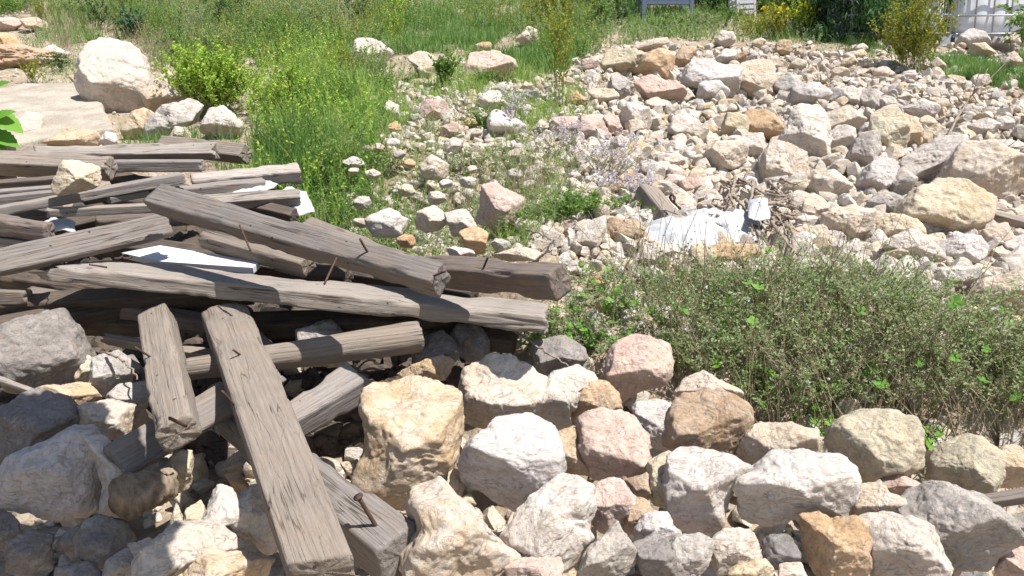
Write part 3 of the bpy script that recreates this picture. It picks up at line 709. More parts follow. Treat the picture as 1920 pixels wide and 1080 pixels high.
while len(auto) < LIM and tries < 60000:
    tries += 1
    x = rs_a.uniform(650, 1925); y = rs_a.uniform(75, 600)
    if not inpoly(x, y, RUB): continue
    if 1240 < x < 1440 and 395 < y < 480: continue
    if y < 250: w = rs_a.uniform(22, 38)
    elif y < 420: w = rs_a.uniform(26, 46)
    else: w = rs_a.uniform(30, 52)
    if x < 1100: w *= .8
    w *= (1 if tries < 20000 else .8); h = w*rs_a.uniform(.55, .85)
    xi, yi = int(x/2), int(y/2); hw, hh = max(1, int(w*.40/2)), max(1, int(h*.40/2))
    if occ[max(0, yi-hh):yi+hh+1, max(0, xi-hw):xi+hw+1].any(): continue
    P = stone_poly(x, y, w, h, rs_a); mark(P)
    auto.append((x, y, w, h, P))
for (x, y, w, h, P) in auto:
    if x < 1250: pal = 'PPLWCOWGCL'
    elif y < 200: pal = 'CCYTVCLWYGT'
    else: pal = 'CWCLYGTCWMP'
    o = rock(P, pal[rs_a.randint(len(pal))], depthk=.55)
    tag(o, None, 'rock', 'loose stones on the bank')

# the thousands of smaller chips under and between them: gravel
def scatter_gravel(name, region, n, smin, smax, liftf, seed, yb=None, label=''):
    rs = np.random.RandomState(seed); mb_v = []; mb_f = []; off = 0
    protos = []
    for k in range(14):
        U, Fc = ICO[1 if smax < .07 else 2]
        V = U*np.array([1, rs.uniform(.6, .95), rs.uniform(.45, .8)])
        for j in range(10):
            nn = rs.normal(size=3); nn /= np.linalg.norm(nn); dd = V @ nn; lim = rs.uniform(.34, .6)
            m = dd > lim; V[m] -= np.outer(dd[m]-lim, nn)
        protos.append((V, Fc))
    cnt = 0; tr = 0
    while cnt < n and tr < n*12:
        tr += 1
        x = rs.uniform(region[0], region[2]); y = rs.uniform(region[1]**.5, region[3]**.5)**2
        if not inpoly(x, y, RUB if yb is None else yb): continue
        p = pt(x, y); s = smin+(smax-smin)*rs.uniform()**2.2
        V, Fc = protos[rs.randint(14)]
        q = rs.normal(size=4); q /= np.linalg.norm(q); a, b, c, d = q
        Rm = np.array([[1-2*(c*c+d*d), 2*(b*c-a*d), 2*(b*d+a*c)], [2*(b*c+a*d), 1-2*(b*b+d*d), 2*(c*d-a*b)], [2*(b*d-a*c), 2*(c*d+a*b), 1-2*(b*b+c*c)]])
        gz = float(ground_h(p[0], p[1]))
        W = V @ Rm.T*s*.5 + np.array([p[0], p[1], gz+s*liftf])
        mb_v.append(W); mb_f.append(Fc+off); off += len(W); cnt += 1
    Fa = np.concatenate(mb_f)
    o = link(name, mesh_from(name, np.concatenate(mb_v), Fa, np.full(len(Fa), 3), False), M_GRAVEL)
    tag(o, label, 'litter' if 'litter' in name else 'gravel', kind='stuff')
scatter_gravel('gravel', (600, 80, 1935, 520), 6500, .03, .12, .2, 3, label='pale and tan stone chips filling the slope between the larger rocks')
LOWR = parse('-10,560 640,560 1060,600 1300,480 1935,480 1935,1085 -10,1085')
scatter_gravel('rubble', (-10, 480, 1935, 1085), 1000, .05, .16, .15, 4, yb=LOWR, label='broken stone rubble down in the gaps of the near boulders')
TOPL = parse('-10,0 700,0 1300,60 1200,110 700,330 560,330 440,280 -10,280')
scatter_gravel('broken_stone', (1060, 85, 1935, 560), 2600, .07, .18, .22, 91, yb=parse('1100,110 1250,80 1330,84 1480,82 1560,100 1660,108 1720,140 1900,172 1935,195 1935,560 1240,520 1120,480 1060,400 1120,240'), label='broken stones packed between the larger rocks of the right slope')
scatter_gravel('broken_stone', (600, 110, 1120, 490), 1500, .04, .13, .2, 92, yb=parse('700,180 860,110 1000,150 1120,110 1120,480 900,480 760,460 640,400 640,300'), label='small pinkish stones strewn between the weeds left of centre')
scatter_gravel('fine_chips', (600, 80, 1935, 520), 7000, .012, .04, .2, 33, label='fine stone chips and grit between the rubble stones')
scatter_gravel('soil_stones', (-10, 1, 1300, 330), 2600, .015, .06, .12, 6, yb=TOPL, label='small stones and crumbs scattered over the bare soil')
TANKR = parse('1640,60 1935,60 1935,200 1760,180 1640,130')
scatter_gravel('tank_stones', (1640, 60, 1935, 200), 900, .03, .14, .15, 8, yb=TANKR, label='small pale stones around the foot of the caged tank')
# ------------------------------------------------------------------ weathered timbers
TIMBERS = {}
SQ = 16
def beam(key, p0, p1, l0, l1, a, b, mat='g', label='', q='U', ratio=1.0, rnd=.10, bow=0.0, rag=.5, log=False, cut0=0.0, cut1=0.0, alpha=None, name='timber'):
    """a long piece of sawn wood: p0-p1 is the photo line of its near edge, a / b the pixel widths of the faces above / below it"""
    M0, M1 = pt(*p0, l0), pt(*p1, l1)
    a0, a1 = a if isinstance(a, tuple) else (a, a); b0, b1 = b if isinstance(b, tuple) else (b, b)
    e = M1-M0; L = np.linalg.norm(e); e /= L
    mid = (M0+M1)/2; v = CAM-mid; v /= np.linalg.norm(v)
    qq = np.cross(e, v); qq /= np.linalg.norm(qq)
    sx, sy = qq @ RT, qq @ UP
    want = {'U': sy, 'D': -sy, 'L': -sx, 'R': sx}[q]
    if want < 0: qq = -qq
    w = v-(v @ e)*e; w /= np.linalg.norm(w)
    am, bm = (a0+a1)/2, (b0+b1)/2
    al = math.atan(bm/am/ratio) if alpha is None else R(alpha)
    da = qq*math.cos(al)-w*math.sin(al); db = -qq*math.sin(al)-w*math.cos(al)
    # true widths from the pixel widths at both ends
    K = [depth(M0)/F, depth(M1)/F]
    wa = [a0*K[0]/math.cos(al), a1*K[1]/math.cos(al)]; wb = [b0*K[0]/math.sin(al), b1*K[1]/math.sin(al)]
    rs = np.random.RandomState(abs(hash(key)) % 1000 if False else sum(ord(c)*(i+3) for i, c in enumerate(key)))
    nl = max(40, int(L/0.012)); nc = 64
    # rounded outline of the section, s across the upper face, t across the lower one
    th = np.linspace(0, 2*math.pi, nc, endpoint=False)+math.pi/4
    ex = 1.0 if log else (rnd*1.6+.06)
    cs, sn = np.cos(th), np.sin(th)
    S_ = .5+.5*np.sign(cs)*np.abs(cs)**(ex if not log else .85)*(1 if not log else 1); T_ = .5+.5*np.sign(sn)*np.abs(sn)**(ex if not log else .85)
    # square-ish superellipse normalised to touch the box
    if not log:
        m_ = np.maximum(np.abs(cs), np.abs(sn)); c2, s2 = cs/m_, sn/m_
        k_ = (np.abs(c2)**SQ+np.abs(s2)**SQ)**(1/SQ); k_ = k_ if rnd > .05 else np.minimum(k_, 1.03)
        S_, T_ = .5+.5*c2/k_, .5+.5*s2/k_
    u = np.linspace(0, 1, nl)
    offs = rs.uniform(-40, 40, 3)
    U_, SS = np.meshgrid(u, S_, indexing='ij'); _, TT = np.meshgrid(u, T_, indexing='ij')
    WA = wa[0]+(wa[1]-wa[0])*U_; WB = wb[0]+(wb[1]-wb[0])*U_
    xx = U_*L
    cu = cut0*(1-U_)**30*(SS-.5)*WA + cut1*U_**30*(SS-.5)*WA
    xx = xx+cu
    A = SS*WA; B = TT*WB
    P = np.stack([xx.ravel(), A.ravel(), B.ravel()], 1)
    wm = (wa[0]+wb[0])/2
    # weathering: long furrows along the grain, worn edges, ragged ends
    f1 = fbm(np.stack([P[:, 0]*2.2+offs[0], P[:, 1]*45+offs[1], P[:, 2]*45], 1), 3, 2)
    f2 = fbm(P*14+offs, 3, 6)
    f3 = 1-2*np.abs(vnoise(np.stack([P[:, 0]*1.3+offs[2], P[:, 1]*26, P[:, 2]*26+offs[0]], 1), 12))
    cen = np.stack([P[:, 0], np.repeat(WA[:, 0]/2, nc), np.repeat(WB[:, 0]/2, nc)], 1)
    nd = P-cen; nd /= np.linalg.norm(nd, axis=1)[:, None]+1e-9
    corner = ((np.abs(SS-.5)*2)**4*(np.abs(TT-.5)*2)**4).ravel()
    chip = np.clip(fbm(P*np.array([7, 3, 3])+offs, 3, 31)-.05, 0, 1)*corner
    P = P+nd*(wm*(.020*f1+.014*f2-.05*np.clip(f3-.82, 0, 1)*3-.55*chip))[:, None]
    endn = fbm(np.stack([P[:, 1]*55+offs[0], P[:, 2]*55, P[:, 0]*0+offs[1]], 1), 3, 15)
    ew = (np.exp(-xx.ravel()/.012)+np.exp(-(L-xx.ravel())/.012))
    P[:, 0] += endn*rag*.016*(np.exp(-xx.ravel()/.03)-np.exp(-(L-xx.ravel())/.03))
    # gentle warp
    P[:, 2] += bow*np.sin(np.clip(P[:, 0]/L, 0, 1)*math.pi) + .006*vnoise(np.stack([P[:, 0]*1.5+offs[1], P[:, 0]*0, P[:, 0]*0], 1), 3)
    V = [P]; fl = []; ct = []
    i = np.arange(nl-1)[:, None]*nc; j = np.arange(nc)[None, :]; j2 = (j+1) % nc
    quads = np.stack([i+j, i+j2, i+nc+j2, i+nc+j], -1).reshape(-1, 4)
    fl = quads.ravel().tolist(); ct = [4]*len(quads); n = nl*nc
    for end, base in ((0, 0), (1, (nl-1)*nc)):
        ring = P[base:base+nc]; c = ring.mean(0); prev = np.arange(base, base+nc)
        for k in (.8, .55, .28):
            rg_ = c+(ring-c)*k
            rg_[:, 0] += .0035*fbm(np.stack([rg_[:, 1]*90, rg_[:, 2]*90, rg_[:, 0]*0+end*5], 1), 2, 40)
            V.append(rg_); cur = np.arange(n, n+nc); n += nc
            for m in range(nc):
                m2 = (m+1) % nc; f = [prev[m], prev[m2], cur[m2], cur[m]]
                fl += f if end else f[::-1]; ct.append(4)
            prev = cur
        V.append(c[None]); ci = n; n += 1
        for m in range(nc):
            m2 = (m+1) % nc; f = [prev[m], prev[m2], ci]
            fl += f if end else f[::-1]; ct.append(3)
    V = np.concatenate(V)
    hand = np.cross(e, da) @ db
    mesh = mesh_from(name, V, fl, ct, True)
    if hand > 0: mesh.flip_normals()
    o = link(name, mesh, M_WOOD[mat])
    if hand < 0:      # keep a right-handed frame
        V2 = V.copy(); V2[:, 2] *= -1
        mesh.vertices.foreach_set('co', V2.astype(np.float32).ravel()); mesh.flip_normals(); mesh.update(); dz = -db
    else: dz = db
    o.matrix_world = Matrix(((e[0], da[0], dz[0], M0[0]), (e[1], da[1], dz[1], M0[1]), (e[2], da[2], dz[2], M0[2]), (0, 0, 0, 1)))
    try:
        for pl in (): pass
    except Exception: pass
    tag(o, label, 'timber', 'weathered timbers heaped on the rubble')
    TIMBERS[key] = dict(o=o, M=M0, e=e, da=da, db=db, L=L)
    return o

def on_face(key, px, py, face='a'):
    T = TIMBERS[key]; n = np.cross(T['e'], T['da'] if face == 'a' else T['db']); r = ray(px, py)
    return CAM + r*(float((T['M']-CAM) @ n)/float(r @ n))

def nail(key, base, tip, face='a', r=.0028, toward=.02, bend=0.0, head=False, name='nail'):
    T = TIMBERS[key]; p = on_face(key, *base, face); d = depth(p)
    rt = ray(*tip); q = CAM+rt*(d-toward)
    P = [p-(q-p)*.15]+[p+(q-p)*s+np.array([0, 0, bend])*math.sin(s*3.14) for s in np.linspace(0, 1, 6)]
    mb = MB(); mb.tube(P, r, 7)
    if head:
        ax = (q-p)/np.linalg.norm(q-p); mb.tube([q-ax*.001, q+ax*.0025], r*2.3, 9)
    m = mb.mesh(name, True); o = link(name, m, M_RUST)
    o.parent = T['o']; o.matrix_parent_inverse = T['o'].matrix_world.inverted()
    return o

# --- back of the heap
beam('back_long', (60, 292), (398, 288), .22, .22, (20, 22), (12, 14), 'p', 'long pale timber at the very back of the heap with a splintered tip', bow=.0, rag=2)
beam('back_log', (290, 276), (448, 292), .16, .16, (24, 26), (14, 16), 't', 'round ended timber at the back of the heap showing end grain beside the grass', rnd=.35)
beam('left_big', (-70, 303), (190, 314), .30, .30, (26, 28), (24, 27), 't', 'thick square timber with a dark sawn end behind the yellow stone', q='U')
beam('back_low', (180, 302), (374, 301), .22, .22, (4, 4), (22, 20), 'g', 'grey timber with a slanted end just right of the thick square one')
beam('right_back', (360, 340), (564, 322), .16, .14, (16, 18), (22, 25), 'p', 'sun bleached timber reaching furthest right at the back beside the grass')
beam('right_mid', (335, 354), (499, 337), .24, .20, (7, 8), (20, 20), 'g', 'short grey timber with a knot hole between the bleached ones')
beam('right_low', (350, 386), (564, 369), .18, .14, (18, 18), (15, 17), 'p', 'pale furrowed timber with white plastic under its end')
# --- left, thin parallel boards
beam('thin_a', (-60, 345), (112, 332), .26, .26, (6, 6), (15, 15), 'd', 'topmost of three thin boards fanned out at the left edge')
beam('thin_b', (-60, 362), (108, 349), .27, .27, (5, 5), (14, 14), 'g', 'middle of three thin boards fanned out at the left edge')
beam('thin_c', (-60, 378), (106, 361), .28, .28, (5, 5), (17, 17), 'g', 'lowest of three thin boards fanned out at the left edge')
beam('thin_d', (-60, 401), (345, 327), .34, .30, (5, 5), (17, 18), 'g', 'long thin board slanting up under the yellow stone')
beam('short_a', (208, 369), (278, 357), .28, .26, (5, 5), (12, 12), 'g', 'short block end poking out left of the diagonal beam')
beam('left_pale', (86, 392), (294, 382), .30, .28, (5, 5), (15, 15), 'p', 'pale board with a chamfered end above the grey knotted beam')
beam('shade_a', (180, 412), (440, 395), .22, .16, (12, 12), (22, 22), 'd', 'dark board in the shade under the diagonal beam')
beam('stub_top', (-60, 402), (80, 421), .40, .40, (14, 8), (32, 34), 'd', 'cracked square stub end at the left edge, upper of two')
beam('stub_low', (-60, 440), (82, 456), .33, .33, (5, 4), (34, 36), 'g', 'nail holed stub end at the left edge, lower of two')
beam('knot', (-60, 525), (330, 436), .33, .30, (48, 42), (10, 8), 'g', 'grey knotted beam with a frayed sunlit end above the longest beam', alpha=22, rag=1.5)
beam('under_l', (-80, 500), (60, 470), .22, .22, (10, 10), (12, 12), 'p', 'piece of pale timber at the left edge under the knotted beam')
beam('left_green', (-80, 548), (44, 548), .16, .16, (6, 6), (26, 26), 't', 'olive stained beam end at the left edge below the knotted beam', rnd=.3)
beam('mid_dark', (368, 444), (562, 494), .26, .24, (28, 28), (24, 26), 't', 'short dark timber half hidden beneath the diagonal beam')
beam('behind_diag', (552, 424), (790, 512), .28, .28, (32, 30), (24, 20), 't', 'brown timber lying parallel behind the diagonal beam', alpha=40)
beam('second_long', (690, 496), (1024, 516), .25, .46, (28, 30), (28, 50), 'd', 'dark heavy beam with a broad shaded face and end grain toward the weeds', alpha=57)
beam('longest', (122, 500), (1024, 590), .30, .20, (28, 27), (31, 38), 'p', 'longest beam with a sunlit nail pocked front face', alpha=78, cut0=.5, rag=1.6)
beam('diagonal', (266, 376), (806, 530), .46, .46, (45, 44), (18, 27), 'g', 'long diagonal grey beam lying across the top of the heap', alpha=30)
# --- in the shade underneath
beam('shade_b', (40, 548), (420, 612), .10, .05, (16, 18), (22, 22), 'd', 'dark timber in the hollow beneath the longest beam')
beam('split', (198, 632), (402, 668), .04, .04, (8, 16), (14, 16), 't', 'splintered pointed timber behind the two upright planks', rag=3)
beam('small_prop', (232, 664), (306, 775), .02, .02, (16, 18), (10, 10), 'g', 'short prop lying behind the short upright timber', q='R')
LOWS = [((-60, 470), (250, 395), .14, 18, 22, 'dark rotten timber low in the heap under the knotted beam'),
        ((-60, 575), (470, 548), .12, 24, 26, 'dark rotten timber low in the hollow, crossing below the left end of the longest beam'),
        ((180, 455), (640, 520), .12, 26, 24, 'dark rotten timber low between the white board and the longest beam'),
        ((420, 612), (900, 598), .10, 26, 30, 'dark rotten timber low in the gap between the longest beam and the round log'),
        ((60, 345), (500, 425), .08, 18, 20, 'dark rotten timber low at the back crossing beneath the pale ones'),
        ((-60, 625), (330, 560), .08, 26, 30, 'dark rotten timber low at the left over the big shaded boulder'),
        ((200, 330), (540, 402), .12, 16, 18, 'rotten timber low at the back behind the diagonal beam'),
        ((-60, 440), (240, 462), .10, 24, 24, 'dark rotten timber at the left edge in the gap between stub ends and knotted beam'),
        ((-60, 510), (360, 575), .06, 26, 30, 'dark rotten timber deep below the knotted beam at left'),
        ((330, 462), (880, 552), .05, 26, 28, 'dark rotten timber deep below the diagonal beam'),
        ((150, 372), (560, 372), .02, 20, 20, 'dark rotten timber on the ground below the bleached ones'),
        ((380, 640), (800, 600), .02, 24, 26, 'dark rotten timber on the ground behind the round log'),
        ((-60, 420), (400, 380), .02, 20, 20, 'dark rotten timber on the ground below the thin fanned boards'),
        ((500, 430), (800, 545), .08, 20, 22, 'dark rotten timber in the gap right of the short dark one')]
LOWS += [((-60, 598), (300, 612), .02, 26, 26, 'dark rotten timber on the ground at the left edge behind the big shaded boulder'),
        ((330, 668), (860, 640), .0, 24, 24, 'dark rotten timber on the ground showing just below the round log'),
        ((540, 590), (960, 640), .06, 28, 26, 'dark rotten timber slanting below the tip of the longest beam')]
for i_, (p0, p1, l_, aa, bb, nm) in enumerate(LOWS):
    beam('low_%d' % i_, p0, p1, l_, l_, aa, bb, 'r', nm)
# litter of rotted wood on the ground under the heap
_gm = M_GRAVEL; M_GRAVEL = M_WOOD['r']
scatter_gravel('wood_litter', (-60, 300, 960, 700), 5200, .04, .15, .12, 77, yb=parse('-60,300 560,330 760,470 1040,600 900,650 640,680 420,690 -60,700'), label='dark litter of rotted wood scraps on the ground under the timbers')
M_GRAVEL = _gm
# --- front pieces
beam('log', (345, 694), (796, 636), .16, .14, (32, 50), (26, 36), 't', 'round ended split log lying behind the wide plank', log=True, rnd=.6)
beam('knot_block', (548, 792), (692, 706), .12, .14, (38, 50), (36, 40), 'g', 'short beam with a knotted end grain and bent nails', alpha=42, name='timber')
beam('crossing', (240, 890), (537, 712), .11, .11, (70, 58), (8, 8), 'g', 'split crossing beam with a long crack, its end on the chalky stones', alpha=15)
beam('under_plank', (400, 776), (704, 1034), .07, .12, (52, 92), (26, 44), 'g', 'heavy beam with a stepped notch and a big rusty spike in its end', q='U', alpha=26)
beam('upright', (309, 566), (356, 772), .22, .26, (52, 72), (14, 16), 't', 'short upright timber with a dark splintered foot', q='L', alpha=16)
beam('wide_plank', (374, 577), (541, 1064), .20, .24, (84, 118), (7, 9), 't', 'wide curved plank leaning down to the bottom edge', q='R', alpha=8, bow=-.02, cut1=.25)
# --- elsewhere on the slope
beam('far_log', (1201, 342), (1270, 424), .16, .10, (22, 22), (40, 34), 't', 'grey split log leaning beside the bent iron hook', q='R', alpha=60)
beam('right_short', (1838, 395), (1945, 423), .10, .10, (9, 10), (14, 15), 't', 'short grey timber at the right edge below the big grey cream boulder')
beam('corner_log', (1825, 945), (1950, 925), .10, .10, (16, 18), (12, 14), 'd', 'dark broken timber at the right edge above the bottom corner', rnd=.4, rag=2)
beam('stick_l', (-40, 700), (58, 735), .10, .08, (10, 8), (8, 6), 'p', 'weathered pale stake at the left edge over the shaded boulders', rag=3)
# notch block, spike
nail('under_plank', (704, 985), (672, 932), 'a', .0048, .03, head=True, name='spike')
nail('diagonal', (690, 474), (675, 448), 'a', .0035, .03)
nail('diagonal', (628, 490), (608, 533), 'a', .003, .06)
nail('diagonal', (452, 428), (470, 470), 'b', .003, .05)
nail('diagonal', (812, 518), (836, 508), 'a', .003, .03)
nail('second_long', (908, 499), (915, 482), 'a', .0032, .03)
nail('longest', (172, 497), (200, 501), 'a', .003, .02)
nail('wide_plank', (457, 670), (437, 656), 'a', .003, .05)
nail('wide_plank', (442, 763), (416, 733), 'a', .003, .05)
nail('upright', (280, 668), (253, 651), 'a', .003, .04)
nail('upright', (345, 797), (318, 784), 'a', .004, .05)
nail('knot_block', (672, 690), (704, 676), 'a', .003, .03, .01)
nail('knot_block', (676, 698), (712, 694), 'a', .003, .03, .008)
nail('knot_block', (664, 688), (690, 706), 'a', .003, .03)
nail('stub_low', (82, 470), (84, 468), 'b', .003, .01)
# two rusty rings lying on the longest beam
for rx, ry in ((220, 490), (238, 490)):
    c = on_face('longest', rx, ry); T = TIMBERS['longest']; mb = MB()
    a = np.linspace(0, 2*math.pi*.96, 20)
    nn = np.cross(T['e'], T['da']); nn = nn if nn @ (CAM-c) > 0 else -nn
    P = c+nn*.012+np.outer(np.cos(a), T['e'])*.014+np.outer(np.sin(a), T['da'])*.010+np.outer(np.sin(a)*.4+.3, nn)*.008
    mb.tube(P, .004, 7)
    tag(mb.build('iron_ring', M_RUST, smooth=True), 'left of two rusty rings lying on the longest beam' if rx < 230 else 'right of two rusty rings lying on the longest beam', 'iron ring', 'rusty rings on the longest beam')
# bent iron hook on the split log
c0 = pt(1276, 392, .12); hk = [(1276, 392), (1268, 384), (1259, 376), (1256, 370), (1259, 364), (1265, 370), (1264, 379)]
mb = MB(); mb.tube([CAM+ray(x, y)*(depth(c0)-.01*i) for i, (x, y) in enumerate(hk)], .006, 8)
tag(mb.build('iron_hook', M_RUST, smooth=True), 'bent rusty iron hook sticking up by the leaning grey log', 'iron hook')

# broken stump of log at lower left
def stump():
    P0, P1 = pt(232, 935, .12), pt(318, 905, .08)
    mb = MB(); n = 40; sd = 26; Pc = [P0+(P1-P0)*s for s in np.linspace(0, 1, n)]
    mb.tube(Pc, [(.052-.012*s) for s in np.linspace(0, 1, n)], sd)
    V = np.concatenate(mb.v); cc = np.repeat(np.array(Pc), sd, 0); nd = V-cc; nd /= np.linalg.norm(nd, axis=1)[:, None]
    V = V+nd*(.012*fbm(V*22, 3, 5)+.008*fbm(V*60, 3, 7)+.006*vnoise(V*np.array([30, 120, 120]), 3))[:, None]
    mb.v = [V-P0]; return mb.build('log_stump', M_BARK, smooth=True, loc=P0)
tag(stump(), 'broken log stump with knotty bark between the pale stones at lower left', 'log')
# ------------------------------------------------------------------ plants
def unit(a): return a/(np.linalg.norm(a, axis=-1, keepdims=True)+1e-12)
class Leaves:
    def __init__(s): s.v = []; s.q = []; s.t = []; s.n = 0
    def diamonds(s, P, D, l, w, rs, droop=.15):
        n = len(P); D = unit(D); sd = unit(np.cross(D, rs.normal(size=(n, 3))+np.array([0, 0, .8]))); up = np.cross(sd, D)
        l = np.asarray(l).reshape(-1, 1); w = np.asarray(w).reshape(-1, 1)
        a = P; b = P+D*l*.42+sd*w*.5+up*w*.18; c = P+D*l-np.array([0, 0, 1])*l*droop; d = P+D*l*.42-sd*w*.5+up*w*.18
        V = np.stack([a, b, c, d], 1).reshape(-1, 3); I = np.arange(n)[:, None]*4+np.array([0, 1, 2, 3])+s.n
        s.v.append(V); s.q.append(I); s.n += len(V)
    def lobed(s, P, N, size, rs, lobes=5):
        """round leaves with a scalloped edge, like mallow"""
        for p, n_, r in zip(P, N, size):
            n_ = n_/np.linalg.norm(n_); a = np.cross(n_, rs.normal(size=3)); a /= np.linalg.norm(a); b = np.cross(n_, a)
            k = lobes*4; th = np.linspace(-.88*math.pi, .88*math.pi, k+1)
            rad = r*(.72+.28*np.abs(np.cos(th*lobes/2*1.0)))*(.85+.15*np.cos(th))
            ring = p+np.outer(np.cos(th)*rad, a)+np.outer(np.sin(th)*rad, b)+np.outer(np.abs(np.cos(th*lobes/2))*r*.16, n_)
            V = np.concatenate([[p], ring]); m = len(V)
            T = np.stack([np.zeros(k, int), np.arange(1, k+1), np.arange(2, k+2)], 1)+s.n
            s.v.append(V); s.t.append(T); s.n += m
    def blades(s, P, H, L, w, rs, bend=.5, seg=4):
        """grass blades: P base, H direction they bend to (xy), L length"""
        n = len(P); t = np.linspace(0, 1, seg+1)
        H = unit(H); lean = rs.uniform(.05, bend, size=(n, 1))
        pts = []
        for u in t:
            pts.append(P+np.array([0, 0, 1])*(L[:, None]*u*(1-.35*lean*u))+H*(L[:, None]*lean*u**1.8))
        sd = unit(np.cross(H, np.array([0, 0, 1.0]))+rs.normal(size=(n, 3))*.5)
        rows = []
        for k, u in enumerate(t):
            ww = (w*(1-u*.92))[:, None]*.5; rows.append(pts[k]-sd*ww); rows.append(pts[k]+sd*ww)
        V = np.stack(rows, 1).reshape(-1, 3); m = 2*(seg+1); base = np.arange(n)[:, None, None]*m+s.n
        q = np.array([[2*k, 2*k+1, 2*k+3, 2*k+2] for k in range(seg)])[None]
        s.v.append(V); s.q.append((base+q).reshape(-1, 4)); s.n += len(V)
    def mesh(s, name):
        q = np.concatenate(s.q) if s.q else np.zeros((0, 4), int); t = np.concatenate(s.t) if s.t else np.zeros((0, 3), int)
        fl = np.concatenate([q.ravel(), t.ravel()]); ct = np.concatenate([np.full(len(q), 4), np.full(len(t), 3)])
        return mesh_from(name, np.concatenate(s.v), fl, ct, False)
    def build(s, name, mat, parent=None): return link(name, s.mesh(name), mat, parent)

def stems_batch(curves, r, sides=3):
    """curves: (n, k, 3); thin tapering tubes in one mesh"""
    C = np.asarray(curves); n, k, _ = C.shape; mb_n = k*sides
    T = np.gradient(C, axis=1); T = unit(T); A = unit(np.cross(T, np.array([.31, .2, .93]))); B = np.cross(T, A)
    rr = (np.asarray(r).reshape(-1, 1)*np.linspace(1, .35, k)[None])[:, :, None]
    ring = [C+rr*(A*math.cos(a)+B*math.sin(a)) for a in np.arange(sides)/sides*2*math.pi]
    V = np.stack(ring, 2).reshape(-1, 3)
    q = []
    for i in range(k-1):
        for j in range(sides):
            j2 = (j+1) % sides; q.append([i*sides+j, i*sides+j2, (i+1)*sides+j2, (i+1)*sides+j])
    I = (np.arange(n)[:, None, None]*mb_n+np.array(q)[None]).reshape(-1, 4)
    return V, I

def base_at(px, py):
    r = ray(px, py); t = np.linspace(.8, 30, 1500); P = CAM+t[:, None]*r
    hit = P[:, 2] < ground_h(P[:, 0], P[:, 1]); k = int(np.argmax(hit)) if hit.any() else int(np.argmin(np.abs(t-pt(px, py)[1])))
    p = P[k].copy(); q = pt(px, py)
    if p[1] > q[1]+.6: p = q
    p[2] = float(ground_h(p[0], p[1])); return p

